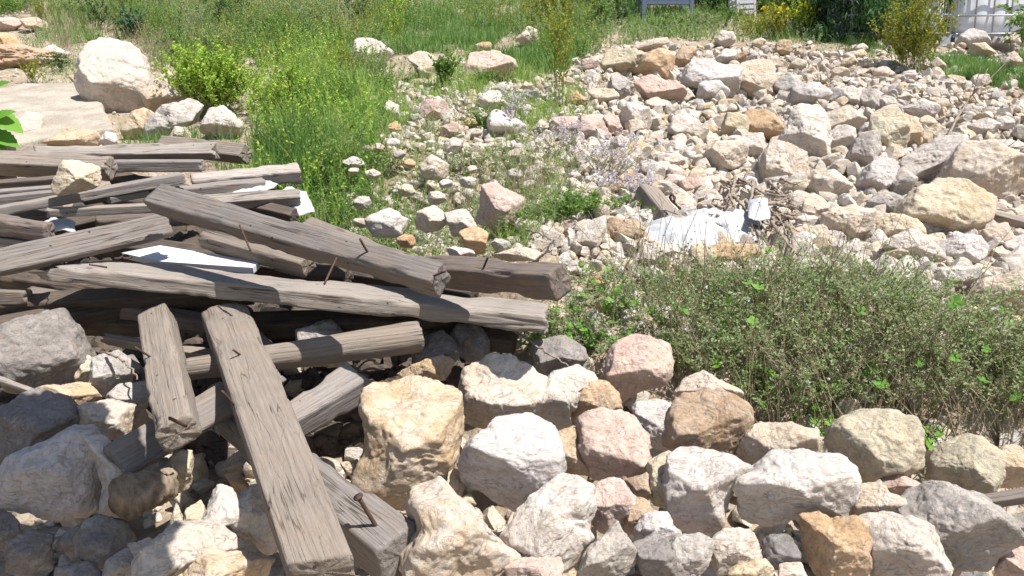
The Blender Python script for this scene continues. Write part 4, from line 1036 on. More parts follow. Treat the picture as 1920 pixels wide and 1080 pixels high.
def weed(name, px, py, height, radius, nst, nlv, ll, lw, leafm, stemm=None, label='', cat='weed', group=None, seed=0, up=.6,
         flowers=None, fsize=.008, nfl=0, start=.15, curve=.35, br=3, lobed=0, lobsize=.03, sr=.002, base=None):
    """a plant of nst stems that rise and arch out of one root, each with br side twigs and nlv leaves"""
    rs = np.random.RandomState(seed+int(px)*3+int(py)); b = np.array(base) if base is not None else base_at(px, py)
    root = tag(link(name, None, loc=b), label, cat, group)
    k = 7; u = np.linspace(0, 1, k)
    ang = rs.uniform(0, 2*math.pi, nst); out = radius*np.sqrt(rs.uniform(0.02, 1, nst)); H = height*rs.uniform(.62, 1.05, nst)*(1-.35*(out/radius)**2)
    hd = np.stack([np.cos(ang), np.sin(ang), np.zeros(nst)], 1)
    C = np.zeros((nst, k, 3))
    for i, w_ in enumerate(u):
        C[:, i] = hd*(out*(w_**(1+curve)))[:, None]*1.0 + np.array([0, 0, 1])*(H*w_*(1-.12*w_))[:, None] + rs.normal(size=(nst, 3))*.012*height*w_
    C[:, :, :2] += (rs.normal(size=(nst, 1, 2))*radius*.22)
    curves = [C]; rad = [np.full(nst, sr)]
    # side twigs
    if br:
        m = nst*br; si = np.repeat(np.arange(nst), br); t0 = rs.uniform(.3, .9, m); f = t0*(k-1); i0 = f.astype(int); fr = (f-i0)[:, None]
        S0 = C[si, i0]*(1-fr)+C[si, np.minimum(i0+1, k-1)]*fr
        a2 = rs.uniform(0, 2*math.pi, m); d2 = unit(np.stack([np.cos(a2), np.sin(a2), np.full(m, up)], 1)); L2 = (H[si]*rs.uniform(.12, .34, m))[:, None]
        B = np.stack([S0+d2*L2*w_+np.array([0, 0, 1])*L2*.25*w_**2 for w_ in u], 1)
        curves.append(B); rad.append(np.full(m, sr*.55))
    allc = np.concatenate(curves); V, I = stems_batch(allc, np.concatenate(rad))
    link('stems', mesh_from('stems', V, I, np.full(len(I), 4), False), stemm or M_STEM, root)
    wts = np.concatenate([np.full(nst, 1.0)]+([np.full(nst*br, .55)] if br else [])); wts /= wts.sum()
    tot = nst*nlv; ci = rs.choice(len(allc), tot, p=wts); tt = rs.uniform(start, 1, tot)**.85*(k-1)*.9999; i0 = tt.astype(int); fr = (tt-i0)[:, None]
    P = allc[ci, i0]*(1-fr)+allc[ci, i0+1]*fr
    D = unit(rs.normal(size=(tot, 3))*np.array([1, 1, .5])+np.array([0, 0, up]))
    lv = Leaves(); sc = rs.uniform(.55, 1.15, tot)
    lv.diamonds(P, D, ll*sc, lw*sc, rs); lv.build('leaves', M_LEAF[leafm], root)
    if lobed:
        Lb = Leaves(); ci = rs.choice(len(allc), lobed); ii = rs.randint(1, k, lobed)
        Lb.lobed(allc[ci, ii]+rs.normal(size=(lobed, 3))*lobsize*.8, rs.normal(size=(lobed, 3))*.5+np.array([0, -.4, 1.]), lobsize*rs.uniform(.5, 1.1, lobed), rs)
        Lb.build('broad_leaves', M_LEAF['mallow'], root)
    if flowers:
        Fl = Leaves(); ci = rs.choice(len(allc), nfl); pp = allc[ci, k-1]+rs.normal(size=(nfl, 3))*height*.04
        pp = np.repeat(pp, 5, 0); Fl.diamonds(pp, rs.normal(size=(len(pp), 3))+np.array([0, -.2, .6]), fsize*rs.uniform(.7, 1.2, len(pp)), fsize*.8, rs, 0)
        if nfl > 45: tag(Fl.build('flowers', M_LEAF[flowers], root), kind='stuff')
        else:
            Va = np.concatenate(Fl.v).reshape(nfl, 20, 3)
            for fv in Va: link('flower', mesh_from('flower', fv, np.arange(20), [4]*5, False), M_LEAF[flowers], root)
    return root

def grass_stuff(name, poly, n, hmin, hmax, w, mat, label, seed, bend=.6, clump=0, dens=None, kind='stuff', cat='grass'):
    rs = np.random.RandomState(seed); P = np.array(parse(poly)); x0, y0 = P.min(0); x1, y1 = P.max(0); pts = []
    tr = 0
    while len(pts) < n and tr < 40:
        tr += 1; m = 4000
        X = rs.uniform(x0, x1, m); Y = rs.uniform(max(y0, -30), y1, m); nz = fbm(np.stack([X*.02, Y*.035, X*0+seed], 1), 3, seed)
        for x, y, z in zip(X, Y, nz):
            if z > -.12+(rs.uniform(-.25, .25)) and inpoly(x, y, parse(poly) if False else [tuple(q) for q in P]):
                pts.append((x, y))
                if len(pts) >= n: break
    B = np.array([pt(x, y) for x, y in pts]); B[:, 2] = ground_h(B[:, 0], B[:, 1])-.01
    n = len(B); a = rs.uniform(0, 2*math.pi, n); H = np.stack([np.cos(a), np.sin(a), a*0], 1)
    cl = np.clip(fbm(B*3+seed, 2, seed+5)*.9+.65, .25, 1.2)
    lv = Leaves(); L = rs.uniform(hmin, hmax, n)*cl; lv.blades(B, H, L, w*rs.uniform(.6, 1.3, n), rs, bend)
    return tag(lv.build(name, M_LEAF[mat]), label, cat, kind=kind)

# ---- ground cover nobody could count
grass_stuff('tall_grass', '455,330 560,345 640,350 720,300 700,215 660,140 560,115 500,170 470,250', 6500, .14, .44, .009, 'grass', 'tall bright green grass standing behind the timbers', 1)
grass_stuff('tall_grass', '470,300 540,345 600,340 640,300 600,200 520,190 480,240', 2500, .14, .4, .0085, 'dkgrass', 'darker blades mixed into the tall grass behind the timbers', 21)
grass_stuff('meadow_grass', '640,110 700,60 760,30 1120,30 1120,80 1040,150 960,150 860,105 740,100', 16000, .08, .2, .012, 'dkgrass', 'short dark green grass across the top of the bank', 2)
grass_stuff('meadow_grass', '-20,-20 1300,-20 1400,40 1300,60 1120,50 760,40 640,90 480,110 380,60 180,40 60,20 -20,30', 16000, .1, .34, .015, 'green', 'weedy green growth along the top edge of the bank', 3)
grass_stuff('dry_grass', '60,20 260,0 700,0 720,60 480,90 440,110 300,120 260,80 200,70 120,90 60,60', 5000, .1, .4, .007, 'dry', 'dry brown stalks among the green weeds at top left', 4)
grass_stuff('thin_weeds', '570,330 700,250 800,180 900,170 1060,210 1080,300 1040,400 1000,470 860,480 760,450 640,410 560,370', 5500, .04, .2, .0045, 'grass', 'thin green grass growing between the pale stones left of centre', 5, bend=.9)
grass_stuff('thin_weeds', '590,340 700,300 800,300 1000,300 1100,330 1050,460 800,470 640,420', 5000, .06, .26, .003, 'dry', 'thin straw coloured stalks among the stones left of centre', 6, bend=1.0)
grass_stuff('thin_weeds', '640,170 700,140 860,130 960,140 1080,150 1120,230 960,260 860,180 760,230 660,260', 8000, .07, .24, .007, 'grass', 'sparse green grass among the upper rocks', 7)
grass_stuff('bank_grass', '1120,-10 1720,-10 1720,100 1600,110 1520,92 1460,78 1250,70 1120,90', 9000, .06, .2, .012, 'green', 'green grass above the rubble at upper right', 8)
grass_stuff('bank_grass', '1730,100 1800,95 1935,112 1935,175 1860,160 1780,150', 10000, .07, .22, .009, 'dkgrass', 'dark green grass in front of the caged tanks', 9)
grass_stuff('weed_patch', '60,20 260,0 700,0 720,60 480,95 440,130 300,125 260,80 200,70 120,90 60,60', 5000, .1, .34, .012, 'green', 'green undergrowth among the stalks at top left', 44)
grass_stuff('soil_weeds', '0,60 60,60 250,110 300,150 160,150 60,150 0,140', 900, .03, .12, .004, 'grass', 'scattered blades on the bare soil at top left', 10)
grass_stuff('slab_grass', '215,215 300,205 400,250 470,260 470,300 380,285 230,270', 1500, .06, .22, .004, 'dkgrass', 'grass blades between the boulders behind the timbers', 12, bend=.8)

def sprigs(name, poly, n, hmin, hmax, nl, ll, lw, mat, stem, label, seed):
    """many small leafy shoots nobody could count"""
    rs = np.random.RandomState(seed); PP = parse(poly); A = np.array(PP); pts = []
    while len(pts) < n:
        x, y = rs.uniform(A[:, 0].min(), A[:, 0].max()), rs.uniform(A[:, 1].min(), A[:, 1].max())
        if inpoly(x, y, PP) and vnoise(np.array([[x*.022, y*.04, seed]]), seed)[0] > rs.uniform(-.6, .5): pts.append((x, y))
    B = np.array([pt(x, y) for x, y in pts]); B[:, 2] = ground_h(B[:, 0], B[:, 1])-.01
    k = 5; H = rs.uniform(hmin, hmax, n); d = rs.normal(size=(n, 3))*.32; d[:, 2] = 1; u = np.linspace(0, 1, k)
    C = np.stack([B+d*(H*w_)[:, None]+rs.normal(size=(n, 3))*.01*w_ for w_ in u], 1)
    V, I = stems_batch(C, np.full(n, .0022)); tot = n*nl; ci = np.repeat(np.arange(n), nl); tt = rs.uniform(.15, 1, tot)*(k-1)*.999; i0 = tt.astype(int); fr = (tt-i0)[:, None]
    P = C[ci, i0]*(1-fr)+C[ci, i0+1]*fr; lv = Leaves(); sc = rs.uniform(.5, 1.15, tot)
    lv.diamonds(P, rs.normal(size=(tot, 3))+np.array([0, 0, .7]), ll*sc, lw*sc, rs)
    lv.v.append(V); lv.q.append(I+lv.n); lv.n += len(V)
    tag(lv.build(name, M_LEAF[mat]), label, 'weeds', kind='stuff')
TL = '-20,-20 1180,-20 1120,110 1040,120 960,60 760,60 640,130 480,120 380,110 250,70 60,20 -20,30'
sprigs('undergrowth', TL, 2600, .10, .38, 22, .030, .015, 'green', None, 'leafy green undergrowth along the top of the bank', 51)
sprigs('undergrowth', TL, 1500, .10, .42, 22, .028, .014, 'yellow', None, 'yellow green leafy shoots among the top weeds', 52)
sprigs('undergrowth', TL, 1200, .10, .42, 18, .026, .012, 'olive', None, 'olive brown shoots among the top weeds', 53)
sprigs('undergrowth', '455,330 560,345 640,350 700,300 700,150 600,90 480,110 470,250', 380, .12, .42, 20, .028, .013, 'lime', None, 'lime coloured leafy shoots standing in the tall grass', 54)
sprigs('undergrowth', '455,330 560,345 760,400 700,300 760,150 600,90 480,110 470,250', 750, .1, .36, 20, .026, .011, 'green', None, 'green leafy shoots standing in the tall grass', 55)
sprigs('undergrowth', '640,400 620,300 700,170 860,110 1100,130 1110,230 980,270 1100,330 1050,440 860,470 740,450', 800, .05, .2, 16, .016, .008, 'grass', None, 'fresh shoots scattered through the rubble left of centre', 56)
sprigs('undergrowth', '640,400 620,300 700,200 860,180 1060,250 1100,330 1050,450 860,475 740,450', 900, .05, .2, 14, .013, .006, 'olive', None, 'olive shoots scattered through the rubble left of centre', 57)
sprigs('undergrowth', '1120,-10 1530,-10 1540,90 1480,74 1250,72 1120,90', 900, .06, .18, 22, .026, .013, 'olive', None, 'grey green shoots along the top of the rubble', 58)
sprigs('undergrowth', '1380,-10 1560,-10 1560,90 1480,74 1380,68', 500, .08, .3, 22, .028, .014, 'yellow', None, 'yellow green shoots at the top of the rubble', 59)
sprigs('undergrowth', '40,60 160,60 300,100 280,140 180,150 60,150', 350, .05, .2, 18, .02, .01, 'olive', None, 'low weeds on the bare soil at top left', 60)

# ---- plants one can point at
weed('lime_bush', 405, 222, .62, .36, 120, 120, .026, .018, 'lime', label='bright lime green bush of tiny leaves right of the great white boulder', cat='bush', up=1.0, br=4)
weed('lime_bush', 540, 235, .55, .24, 50, 70, .024, .014, 'lime', label='smaller lime green plant inside the tall grass behind the timbers', cat='bush', up=1.0)
weed('yellow_bush', 1712, 138, .86, .33, 75, 110, .026, .016, 'yellow', label='tall yellow green bush just left of the caged tanks', cat='bush', up=1.2, br=4)
weed('tall_weed', 1052, 205, 1.05, .13, 12, 130, .024, .014, 'yellow', label='tall yellow green weed standing left of the grey purple rock', cat='weed', up=1.2)
weed('tall_weed', 748, 105, .95, .12, 10, 130, .026, .016, 'lime', label='tall lime green weed at the top edge above the tan ridge stone', cat='weed', up=1.2)
weed('tall_weed', 1010, 66, .8, .25, 14, 100, .028, .016, 'yellow', label='yellow green weed above the shark tooth shaped stone', cat='weed', up=1.2)
weed('tall_weed', 1068, 70, 1.0, .2, 14, 110, .028, .018, 'yellow', label='yellow weed at the top edge right of centre', cat='weed', up=1.2)
weed('tall_weed', 600, 78, .75, .3, 20, 90, .026, .015, 'olive', label='olive weed at the top edge over the tall grass', cat='weed', up=1.0)
weed('tall_weed', 700, 168, .5, .2, 16, 80, .02, .012, 'olive', label='olive weed behind the white angular rock in the grass', cat='weed', up=1.0)
weed('tall_weed', 640, 160, .42, .16, 16, 80, .018, .012, 'yellow', label='yellow green weed in the grass left of the white angular rock', cat='weed', up=1.0)
weed('leafy_weed', 833, 168, .36, .10, 16, 70, .030, .018, 'green', label='fresh green weed growing against the tan ridge stone', cat='weed', up=.9)
weed('leafy_weed', 905, 255, .25, .11, 14, 60, .022, .013, 'green', label='low green weed below the white knobbly rock', cat='weed')
weed('leafy_weed', 915, 165, .20, .14, 14, 60, .022, .013, 'green', label='low green weed in front of the pinkish flat boulder', cat='weed')
weed('leafy_weed', 245, 72, .42, .2, 26, 80, .030, .022, 'blue', label='blue green weed near the top above the great white boulder', cat='weed', up=.5)
weed('leafy_weed', 20, 32, .40, .25, 20, 60, .032, .02, 'green', label='leafy green weed in the top left corner', cat='weed')
weed('yellow_weed', 80, 48, .42, .10, 12, 70, .02, .012, 'yellow', label='thin yellow green weed by the flat pale stone near the top left', cat='weed', up=1.0)
weed('yellow_weed', 62, 160, .28, .14, 14, 60, .018, .011, 'yellow', label='yellow green tuft behind the concrete slab', cat='weed', up=1.0)
weed('leafy_weed', 112, 135, .20, .18, 14, 60, .022, .010, 'dark', label='dark green weed below the low white stone', cat='weed')
weed('leafy_weed', 185, 92, .22, .14, 14, 60, .02, .012, 'green', label='fresh green weed touching the left shoulder of the great white boulder', cat='weed')
weed('dry_weed', 128, 95, .55, .12, 14, 14, .015, .006, 'dry', M_DSTEM, label='dry brown weed between the low white stone and the top edge', cat='weed', up=1.0)
weed('dry_weed', 283, 135, .62, .2, 26, 14, .018, .006, 'dry', M_DSTEM, label='dry brown stalks leaning over the top of the great white boulder', cat='weed', up=.6)
weed('dry_weed', 250, 120, .40, .2, 18, 10, .018, .006, 'dry', M_DSTEM, label='dry twiggy stalks right behind the great white boulder', cat='weed', up=.4)
for i, (x, y, h) in enumerate([(310, 80, .6), (365, 70, .65), (420, 60, .6), (470, 85, .6), (540, 60, .7), (660, 60, .7), (330, 118, .4), (390, 105, .4), (190, 60, .5), (140, 45, .5), (300, 40, .6), (440, 40, .6), (520, 100, .5), (50, 20, .5), (240, 30, .6)]):
    weed('meadow_weed', x, y, h, .3, 20, 70, .026, .013, ['green', 'olive', 'dark'][i % 3], M_DSTEM if i % 2 else None,
         label='one of the mixed green and brown weeds along the top left edge', cat='weed', group='weeds along the top left edge', up=.9)
weed('leafy_weed', 695, 345, .30, .14, 16, 60, .016, .009, 'green', label='green weed at the left edge of the stones behind the bleached timbers', cat='weed', up=1.0)
weed('leafy_weed', 640, 335, .36, .16, 24, 70, .016, .008, 'grass', label='light green weed right of the bleached timber ends', cat='weed', up=1.0)
weed('grass_tuft', 812, 352, .17, .10, 40, 20, .05, .005, 'grass', label='small spiky grass tuft between stones left of the brown pink boulder', cat='grass tuft', up=1.4, br=0)
weed('green_cushion', 1085, 415, .17, .26, 60, 60, .020, .009, 'green', label='feathery green cushion left of the leaning grey log', cat='weed', up=.5)
weed('green_cushion', 1010, 425, .13, .16, 26, 50, .018, .008, 'green', label='small feathery green plant left of the larger green cushion', cat='weed', up=.5)
weed('flowering_weed', 962, 262, .36, .10, 14, 26, .014, .007, 'olive', label='thin weed with small lilac flowers below the white knobbly rock', cat='flowering weed', flowers='mauve', nfl=150, fsize=.014, up=.8)
weed('flowering_weed', 1140, 345, .30, .26, 34, 24, .014, .006, 'olive', M_DSTEM, label='sprawling weed full of lilac flowers above the leaning grey log', cat='flowering weed', flowers='mauve', nfl=200, fsize=.013, up=.8)
weed('flowering_weed', 1060, 290, .22, .2, 20, 16, .014, .006, 'olive', M_DSTEM, label='low lilac flowered weed between pink rock and brown pink boulder', cat='flowering weed', flowers='mauve', nfl=200, fsize=.011, up=.8)
weed('flowering_weed', 1182, 385, .22, .16, 20, 16, .012, .006, 'olive', M_DSTEM, label='lilac flowered weed hanging over the upper end of the leaning grey log', cat='flowering weed', flowers='mauve', nfl=220, fsize=.012, up=.8)
for i, (x, y) in enumerate([(735, 330), (800, 262), (860, 330), (905, 320), (960, 330), (880, 380), (985, 400), (760, 385), (700, 400), (830, 450), (960, 450), (640, 390), (725, 425)]):
    weed('wiry_weed', x, y, .20, .15, 20, 26, .012, .006, 'olive' if i % 3 else 'grass', M_DSTEM if i % 2 else None, label='one of the wiry olive weeds sprawling over stones left of centre', cat='weed', group='wiry weeds left of centre', up=.5, sr=.0015)
for i, (x, y, h) in enumerate([(1265, 58, .22), (1310, 56, .3), (1160, 45, .3), (1350, 50, .3)]):
    weed('bank_weed', x, y, h, .35, 26, 80, .026, .013, ['green', 'olive', 'dark', 'green'][i], M_DSTEM, label='one of the grey green weeds above the rubble near the blue post', cat='weed', group='weeds near the blue post', up=.8)
weed('yellow_weed', 1462, 74, .55, .22, 24, 80, .024, .014, 'yellow', label='yellow flowered weed at the top of the rubble left of the dark shrub', cat='weed', up=1.0, flowers='ypetal', nfl=40, fsize=.03)
weed('yellow_weed', 1502, 66, .5, .2, 20, 80, .024, .014, 'lime', label='lime weed at the top of the rubble touching the dark shrub', cat='weed', up=1.0, flowers='ypetal', nfl=30, fsize=.03)
weed('leafy_weed', 1870, 150, .16, .22, 22, 50, .02, .01, 'dark', label='dark leafy weed below the stones in front of the tanks', cat='weed')
weed('leafy_weed', 1130, 62, .5, .2, 20, 70, .04, .026, 'green', label='broad leaved green weed left of the blue post', cat='weed')
# dark shrubs behind
def shrub(px, py, h, r, label, mat='dark', n=9000, ll=.07, lw=.022, hang=0.0, seed=1, dist=0.0):
    rs = np.random.RandomState(seed); b = base_at(px, py)+np.array([0, dist, 0]); b[2] = float(ground_h(b[0], b[1]))
    root = tag(link('shrub', None, loc=b), label, 'shrub')
    mb = MB()
    tips = []
    for i in range(16):
        a = rs.uniform(0, 6.28); rr = r*rs.uniform(.3, .9); hh = h*rs.uniform(.5, .95)
        P = [np.array([math.cos(a)*rr*t**1.4, math.sin(a)*rr*t**1.4, hh*t]) for t in np.linspace(0, 1, 7)]; mb.tube(P, np.linspace(.022, .006, 7), 5); tips.append(P)
    mb.build('branches', M_BARK, root)
    cen = rs.normal(size=(70, 3))*np.array([r*.5, r*.5, h*.28])+np.array([0, 0, h*.52]); cen[:, 2] = np.clip(cen[:, 2], .05, h)
    P = cen[rs.randint(70, size=n)]+rs.normal(size=(n, 3))*np.array([.10, .10, .09])*max(.6, h)
    P[:, 2] = np.abs(P[:, 2])
    D = rs.normal(size=(n, 3))+np.array([0, -.3, .2-hang*2]); lv = Leaves(); sc = rs.uniform(.5, 1.1, n); lv.diamonds(P, D, ll*sc, lw*sc, rs, .3); lv.build('leaves', M_LEAF[mat], root)
shrub(1625, 72, .95, .62, 'dark green shrub with long hanging leaves left of the yellow green bush', n=15000, ll=.10, lw=.02, hang=.7, seed=3)
shrub(1555, 52, .8, .5, 'dense dark green shrub left of the one with hanging leaves', n=9000, ll=.06, lw=.03, seed=4)
shrub(1345, 30, .9, .5, 'dark shrub behind the white plastic crate', n=8000, ll=.07, lw=.03, seed=5, dist=.5)
shrub(1160, 14, .9, .7, 'dark green shrub left of the blue grey post at the top edge', n=9000, ll=.08, lw=.04, seed=6, dist=.5)
shrub(1280, 12, .8, .6, 'dark green shrub behind the blue grey rail', n=8000, ll=.08, lw=.035, seed=7, dist=.9)
shrub(1460, 30, .9, .6, 'mid green shrub behind the yellow flowered weed', 'green', n=8000, ll=.06, lw=.03, seed=8, dist=.6)
weed('leafy_weed', 1925, 105, 1.0, .3, 7, 60, .07, .035, 'green', label='tall green plant at the right edge in front of the tanks', cat='weed', up=.2, sr=.004)
for i, (x, y, s_) in enumerate([(1100, 12, 2.2), (1300, 0, 2.6), (1500, 5, 3.2), (1720, 20, 3.0), (1900, 20, 3.0)]):
    shrub(x, max(y, 2), 1.7, 1.2, ['broad dark bush behind the top weeds right of centre', 'broad dark bush far behind the blue grey rail', 'broad dark bush far behind the hanging leaves', 'broad dark bush behind the left caged tank', 'broad dark bush behind the right caged tank'][i], n=9000, ll=.12, lw=.05, seed=20+i, dist=s_)

# ---- the mass of fine leaved weeds in the foreground right
mass = [(1180, 580, .13, .15), (1400, 575, .2, .2), (1560, 580, .2, .22), (1660, 590, .2, .22), (1040, 640, .12, .12), (1075, 600, .20, .16), (1120, 545, .16, .18), (1085, 655, .22, .16), (1250, 560, .2, .2), (1115, 690, .26, .2), (1200, 640, .30, .22), (1150, 600, .22, .2), (1300, 660, .33, .25), (1290, 730, .24, .16), (1400, 700, .34, .26), (1360, 590, .26, .24), (1480, 620, .32, .26), (1500, 730, .36, .26),
        (1600, 640, .34, .26), (1620, 740, .38, .26), (1710, 650, .32, .26), (1740, 760, .38, .24), (1820, 700, .26, .26), (1850, 790, .34, .24), (1900, 740, .32, .26), (1930, 800, .34, .22), (1560, 780, .22, .2), (1690, 800, .26, .2), (1440, 775, .18, .16), (1930, 720, .2, .2)]
for i, (x, y, h, r) in enumerate(mass):
    weed('fine_leaved_weed', x, y, h*(1.12 if x > 1260 else .95)*(.82+.42*((i*37) % 11)/10), r*1.1, 36 if x > 1260 else 17, 44 if x > 1260 else 34, .0155, .0078, 'olive', M_DSTEM if i % 2 else None,
         label='one of the fine leaved olive weeds massed above the boulders at right', cat='weed', group='fine leaved weeds massed at right', up=.7, br=5, flowers='white', nfl=5, fsize=.009,
         lobed=(10 if y > 720 or x < 1250 else 4), lobsize=.024, sr=.0016, start=.1)
sprigs('straw_stems', '1060,560 1250,540 1500,560 1750,600 1930,680 1930,800 1500,740 1200,660', 420, .2, .42, 7, .012, .006, 'dry', None, 'loose straw coloured stems rising out of the olive weeds at right', 71)
for i, (x, y, lb) in enumerate([(880, 640, 'mallow sprig rising in front of the longest beam near its tip'), (955, 655, 'mallow sprig hanging in the shaded gap under the tip of the longest beam'), (1010, 700, 'low mallow leaves beside the dark gap left of the dappled rock'),
        (1085, 665, 'mallow plant with broad leaves at the left end of the weeds'), (1400, 745, 'bright mallow leaves behind the rusty brown boulder'), (1545, 838, 'bright yellow green mallow sprig left of the olive tan boulder'),
        (1738, 868, 'bright mallow sprig between the olive tan and striped olive boulders'), (1350, 690, 'mallow leaves above the cream cap of the rusty brown boulder'), (1240, 700, 'mallow leaves over the dappled rock')]):
    weed('mallow', x, y, .15, .08, 8, 10, .014, .009, 'green', M_STEM, label=lb, cat='mallow', up=.6, br=2, lobed=26, lobsize=.022)

# ---- broad leaved plant at the left edge and the one whose leaves shade the lower left corner
def big_leaf(Lv, p, d, n_, size, rs, width=.62):
    """a large pointed leaf with folded halves and toothed rim"""
    d = d/np.linalg.norm(d); sd = np.cross(d, n_); sd /= np.linalg.norm(sd); n_ = np.cross(sd, d)
    k = 15; u = np.linspace(0, 1, k); wd = size*width*np.sin(np.pi*u**.72)**.8*.5*(1+.06*((np.arange(k) % 2)*2-1)); wd[0] = 0; wd[-1] = 0
    mid = p+np.outer(u*size, d)-np.outer(.12*size*u**2, n_)
    Lf = mid+np.outer(wd, sd)+np.outer(wd*.22, n_); Rg = mid-np.outer(wd, sd)+np.outer(wd*.22, n_)
    V = np.concatenate([mid, Lf, Rg]); q = []
    for i in range(k-1): q += [[i, i+1, k+i+1, k+i], [i+1, i, 2*k+i, 2*k+i+1]]
    Lv.v.append(V); Lv.q.append(np.array(q)+Lv.n); Lv.n += len(V)
def leaf_plant(name, base, leaves, label, cat, stem_r=.01):
    root = tag(link(name, None, loc=base), label, cat); Lv = Leaves(); mb = MB(); rs = np.random.RandomState(9)
    for (p, d, n_, s_) in leaves:
        q = p-base; big_leaf(Lv, q, d, n_, s_, rs)
        mb.tube([np.array([0, 0, 0.])*(1-t)+q*t+np.array([0, 0, .1])*math.sin(t*3.1) for t in np.linspace(0, 1, 8)], np.linspace(stem_r, .003, 8), 6)
    mb.build('stems', M_STEM, root); Lv.build('leaves', M_LEAF['mallow'] if name == 'broad_leaved_plant' else M_LEAF['green'], root)
    return root
bl = []
bb = base_at(-70, 330)
for (x, y, tx, ty, s_) in [(-30, 215, 38, 240, .17), (-30, 250, 30, 268, .15), (-30, 175, 12, 150, .12), (-25, 232, 22, 205, .13), (-40, 265, 10, 285, .12), (-60, 240, -10, 270, .16)]:
    dd = depth(bb)*.97; p0 = CAM+ray(x, y)*dd; p1 = CAM+ray(tx, ty)*(dd-.04)
    bl.append((p0, p1-p0, np.array([.3, -.5, .8]), np.linalg.norm(p1-p0)*1.05))
leaf_plant('broad_leaved_plant', bb, bl, 'glossy broad leaved green plant at the left edge behind the timbers', 'plant', .006)

shade = [(95, 790, .13), (60, 830, .14), (130, 850, .14), (165, 900, .13), (190, 950, .13), (205, 1010, .13), (60, 900, .15), (110, 960, .15), (150, 1040, .15), (30, 980, .15), (80, 1040, .16), (215, 1070, .12), (15, 880, .14), (0, 940, .14), (45, 940, .14), (85, 945, .14), (150, 1000, .13), (0, 1030, .15), (120, 1075, .14), (40, 1080, .15), (30, 860, .12), (90, 860, .13), (0, 800, .12), (120, 775, .09), (180, 865, .09)]
def overhang():
    tb = np.array([-2.3, .9, 0.]); tb[2] = float(ground_h(tb[0], tb[1]))
    root = tag(link('tree', None, loc=tb), 'broad leaved tree outside the frame at left that shades the corner', 'tree')
    rs = np.random.RandomState(4); Lv = Leaves(); mb = MB(); cs = []
    for (x, y, r) in shade:
        P = pt(x, y, .12); c = P+SUNV*1.32; cs.append(c)
        for j in range(4):
            a = rs.uniform(0, 6.28); X = np.cross(SUNV, [0, 0, 1.]); X /= np.linalg.norm(X); Y = np.cross(SUNV, X)
            d = X*math.cos(a+j*2.1)+Y*math.sin(a+j*2.1)
            n_ = SUNV+rs.normal(size=3)*.12
            big_leaf(Lv, c-d*r*.7-tb+SUNV*j*.012, d, n_, r*1.75, rs, 1.1)
    mc = np.mean(cs, 0); top = np.array([-.15, .1, 2.15])
    trunk = [np.array([0, 0, 0.]), np.array([.02, .0, .7]), np.array([-.02, .03, 1.5]), top]
    mt = MB(); mt.tube(trunk, [.09, .075, .06, .04], 12); mt.build('trunk', M_BARK, root, smooth=True)
    j0 = trunk[2]
    for c in cs:
        q = c-tb; mid = j0*.4+q*.6+np.array([0, 0, .10])
        mb.tube([j0, j0*.7+mid*.3+np.array([0, 0, .08]), mid, q*.9+mid*.1+np.array([0, 0, .02]), q], [.014, .010, .006, .004, .003], 6)
    mb.build('branches', M_BARK, root, smooth=True); Lv.build('leaves', M_LEAF['green'], root)
overhang()
# ------------------------------------------------------------------ slab, sack, plastic, tanks, twigs
def concrete():
    P = parse('-60,175 40,157 150,155 178,175 205,222 212,240 130,252 60,262 -60,285')
    rs = np.random.RandomState(2); q = [pt(x, y, .07) for x, y in P]; c = np.mean(q, 0)
    n = 60; g = []
    V = []; m = len(P)
    fine = []
    for i in range(m):
        for s in np.linspace(0, 1, 14, endpoint=False): fine.append(q[i]*(1-s)+q[(i+1) % m]*s)
    fine = np.array(fine); fine += fbm(fine*9, 3, 4)[:, None]*.02*unit(fine-c)
    K = len(fine); rings = [0, .35, .65, .88, .985, 1.0]; V = [c[None]]
    for r in rings[1:]: V.append(c+(fine-c)*r)
    V.append(fine-PN*.02+unit(fine-c)*.004); V.append(fine-PN*.16)
    V = np.concatenate(V); V += (fbm(V*5, 3, 8)*.010)[:, None]*PN; V[-2*K-K:-2*K] -= PN*.006
    fl = []; ct = []
    for j in range(K): fl += [0, 1+j, 1+(j+1) % K]; ct.append(3)
    for r in range(6):
        a = 1+r*K; b = a+K
        for j in range(K): j2 = (j+1) % K; fl += [a+j, b+j, b+j2, a+j2]; ct.append(4)
    t = NT('concrete'); tc = t.n('ShaderNodeTexCoord'); v = tc.outputs['Object']
    col = t.mix((.34, .29, .23), (.45, .40, .33), t.ramp(t.noise(v, 5, 5, .6), [(.4, (0, 0, 0)), (.6, (1, 1, 1))]))
    sp = t.noise(v, 90, 4, .8); col = t.mix(col, (.20, .16, .12), t.math('MULTIPLY', t.ramp(sp, [(.54, (0, 0, 0)), (.64, (1, 1, 1))]), .7))
    t.l(col, t.b.inputs['Base Color']); t.b.inputs['Roughness'].default_value = .93
    w_ = t.noise(v, 3.0, 6, .6, 1.0); ck_ = t.ramp(t.math('ABSOLUTE', t.math('SUBTRACT', w_, .5)), [(0, (0, 0, 0)), (.006, (1, 1, 1))])
    t.l(t.bump(ck_, .5, .006, t.bump(t.noise(v, 60, 7, .75), .9, .012)), t.b.inputs['Normal'])
    o = link('concrete_slab', mesh_from('concrete_slab', V-c, fl, ct, True), t.m, loc=c)
    tag(o, 'flat sandy coloured concrete slab at the left behind the timbers', 'concrete slab')
concrete()

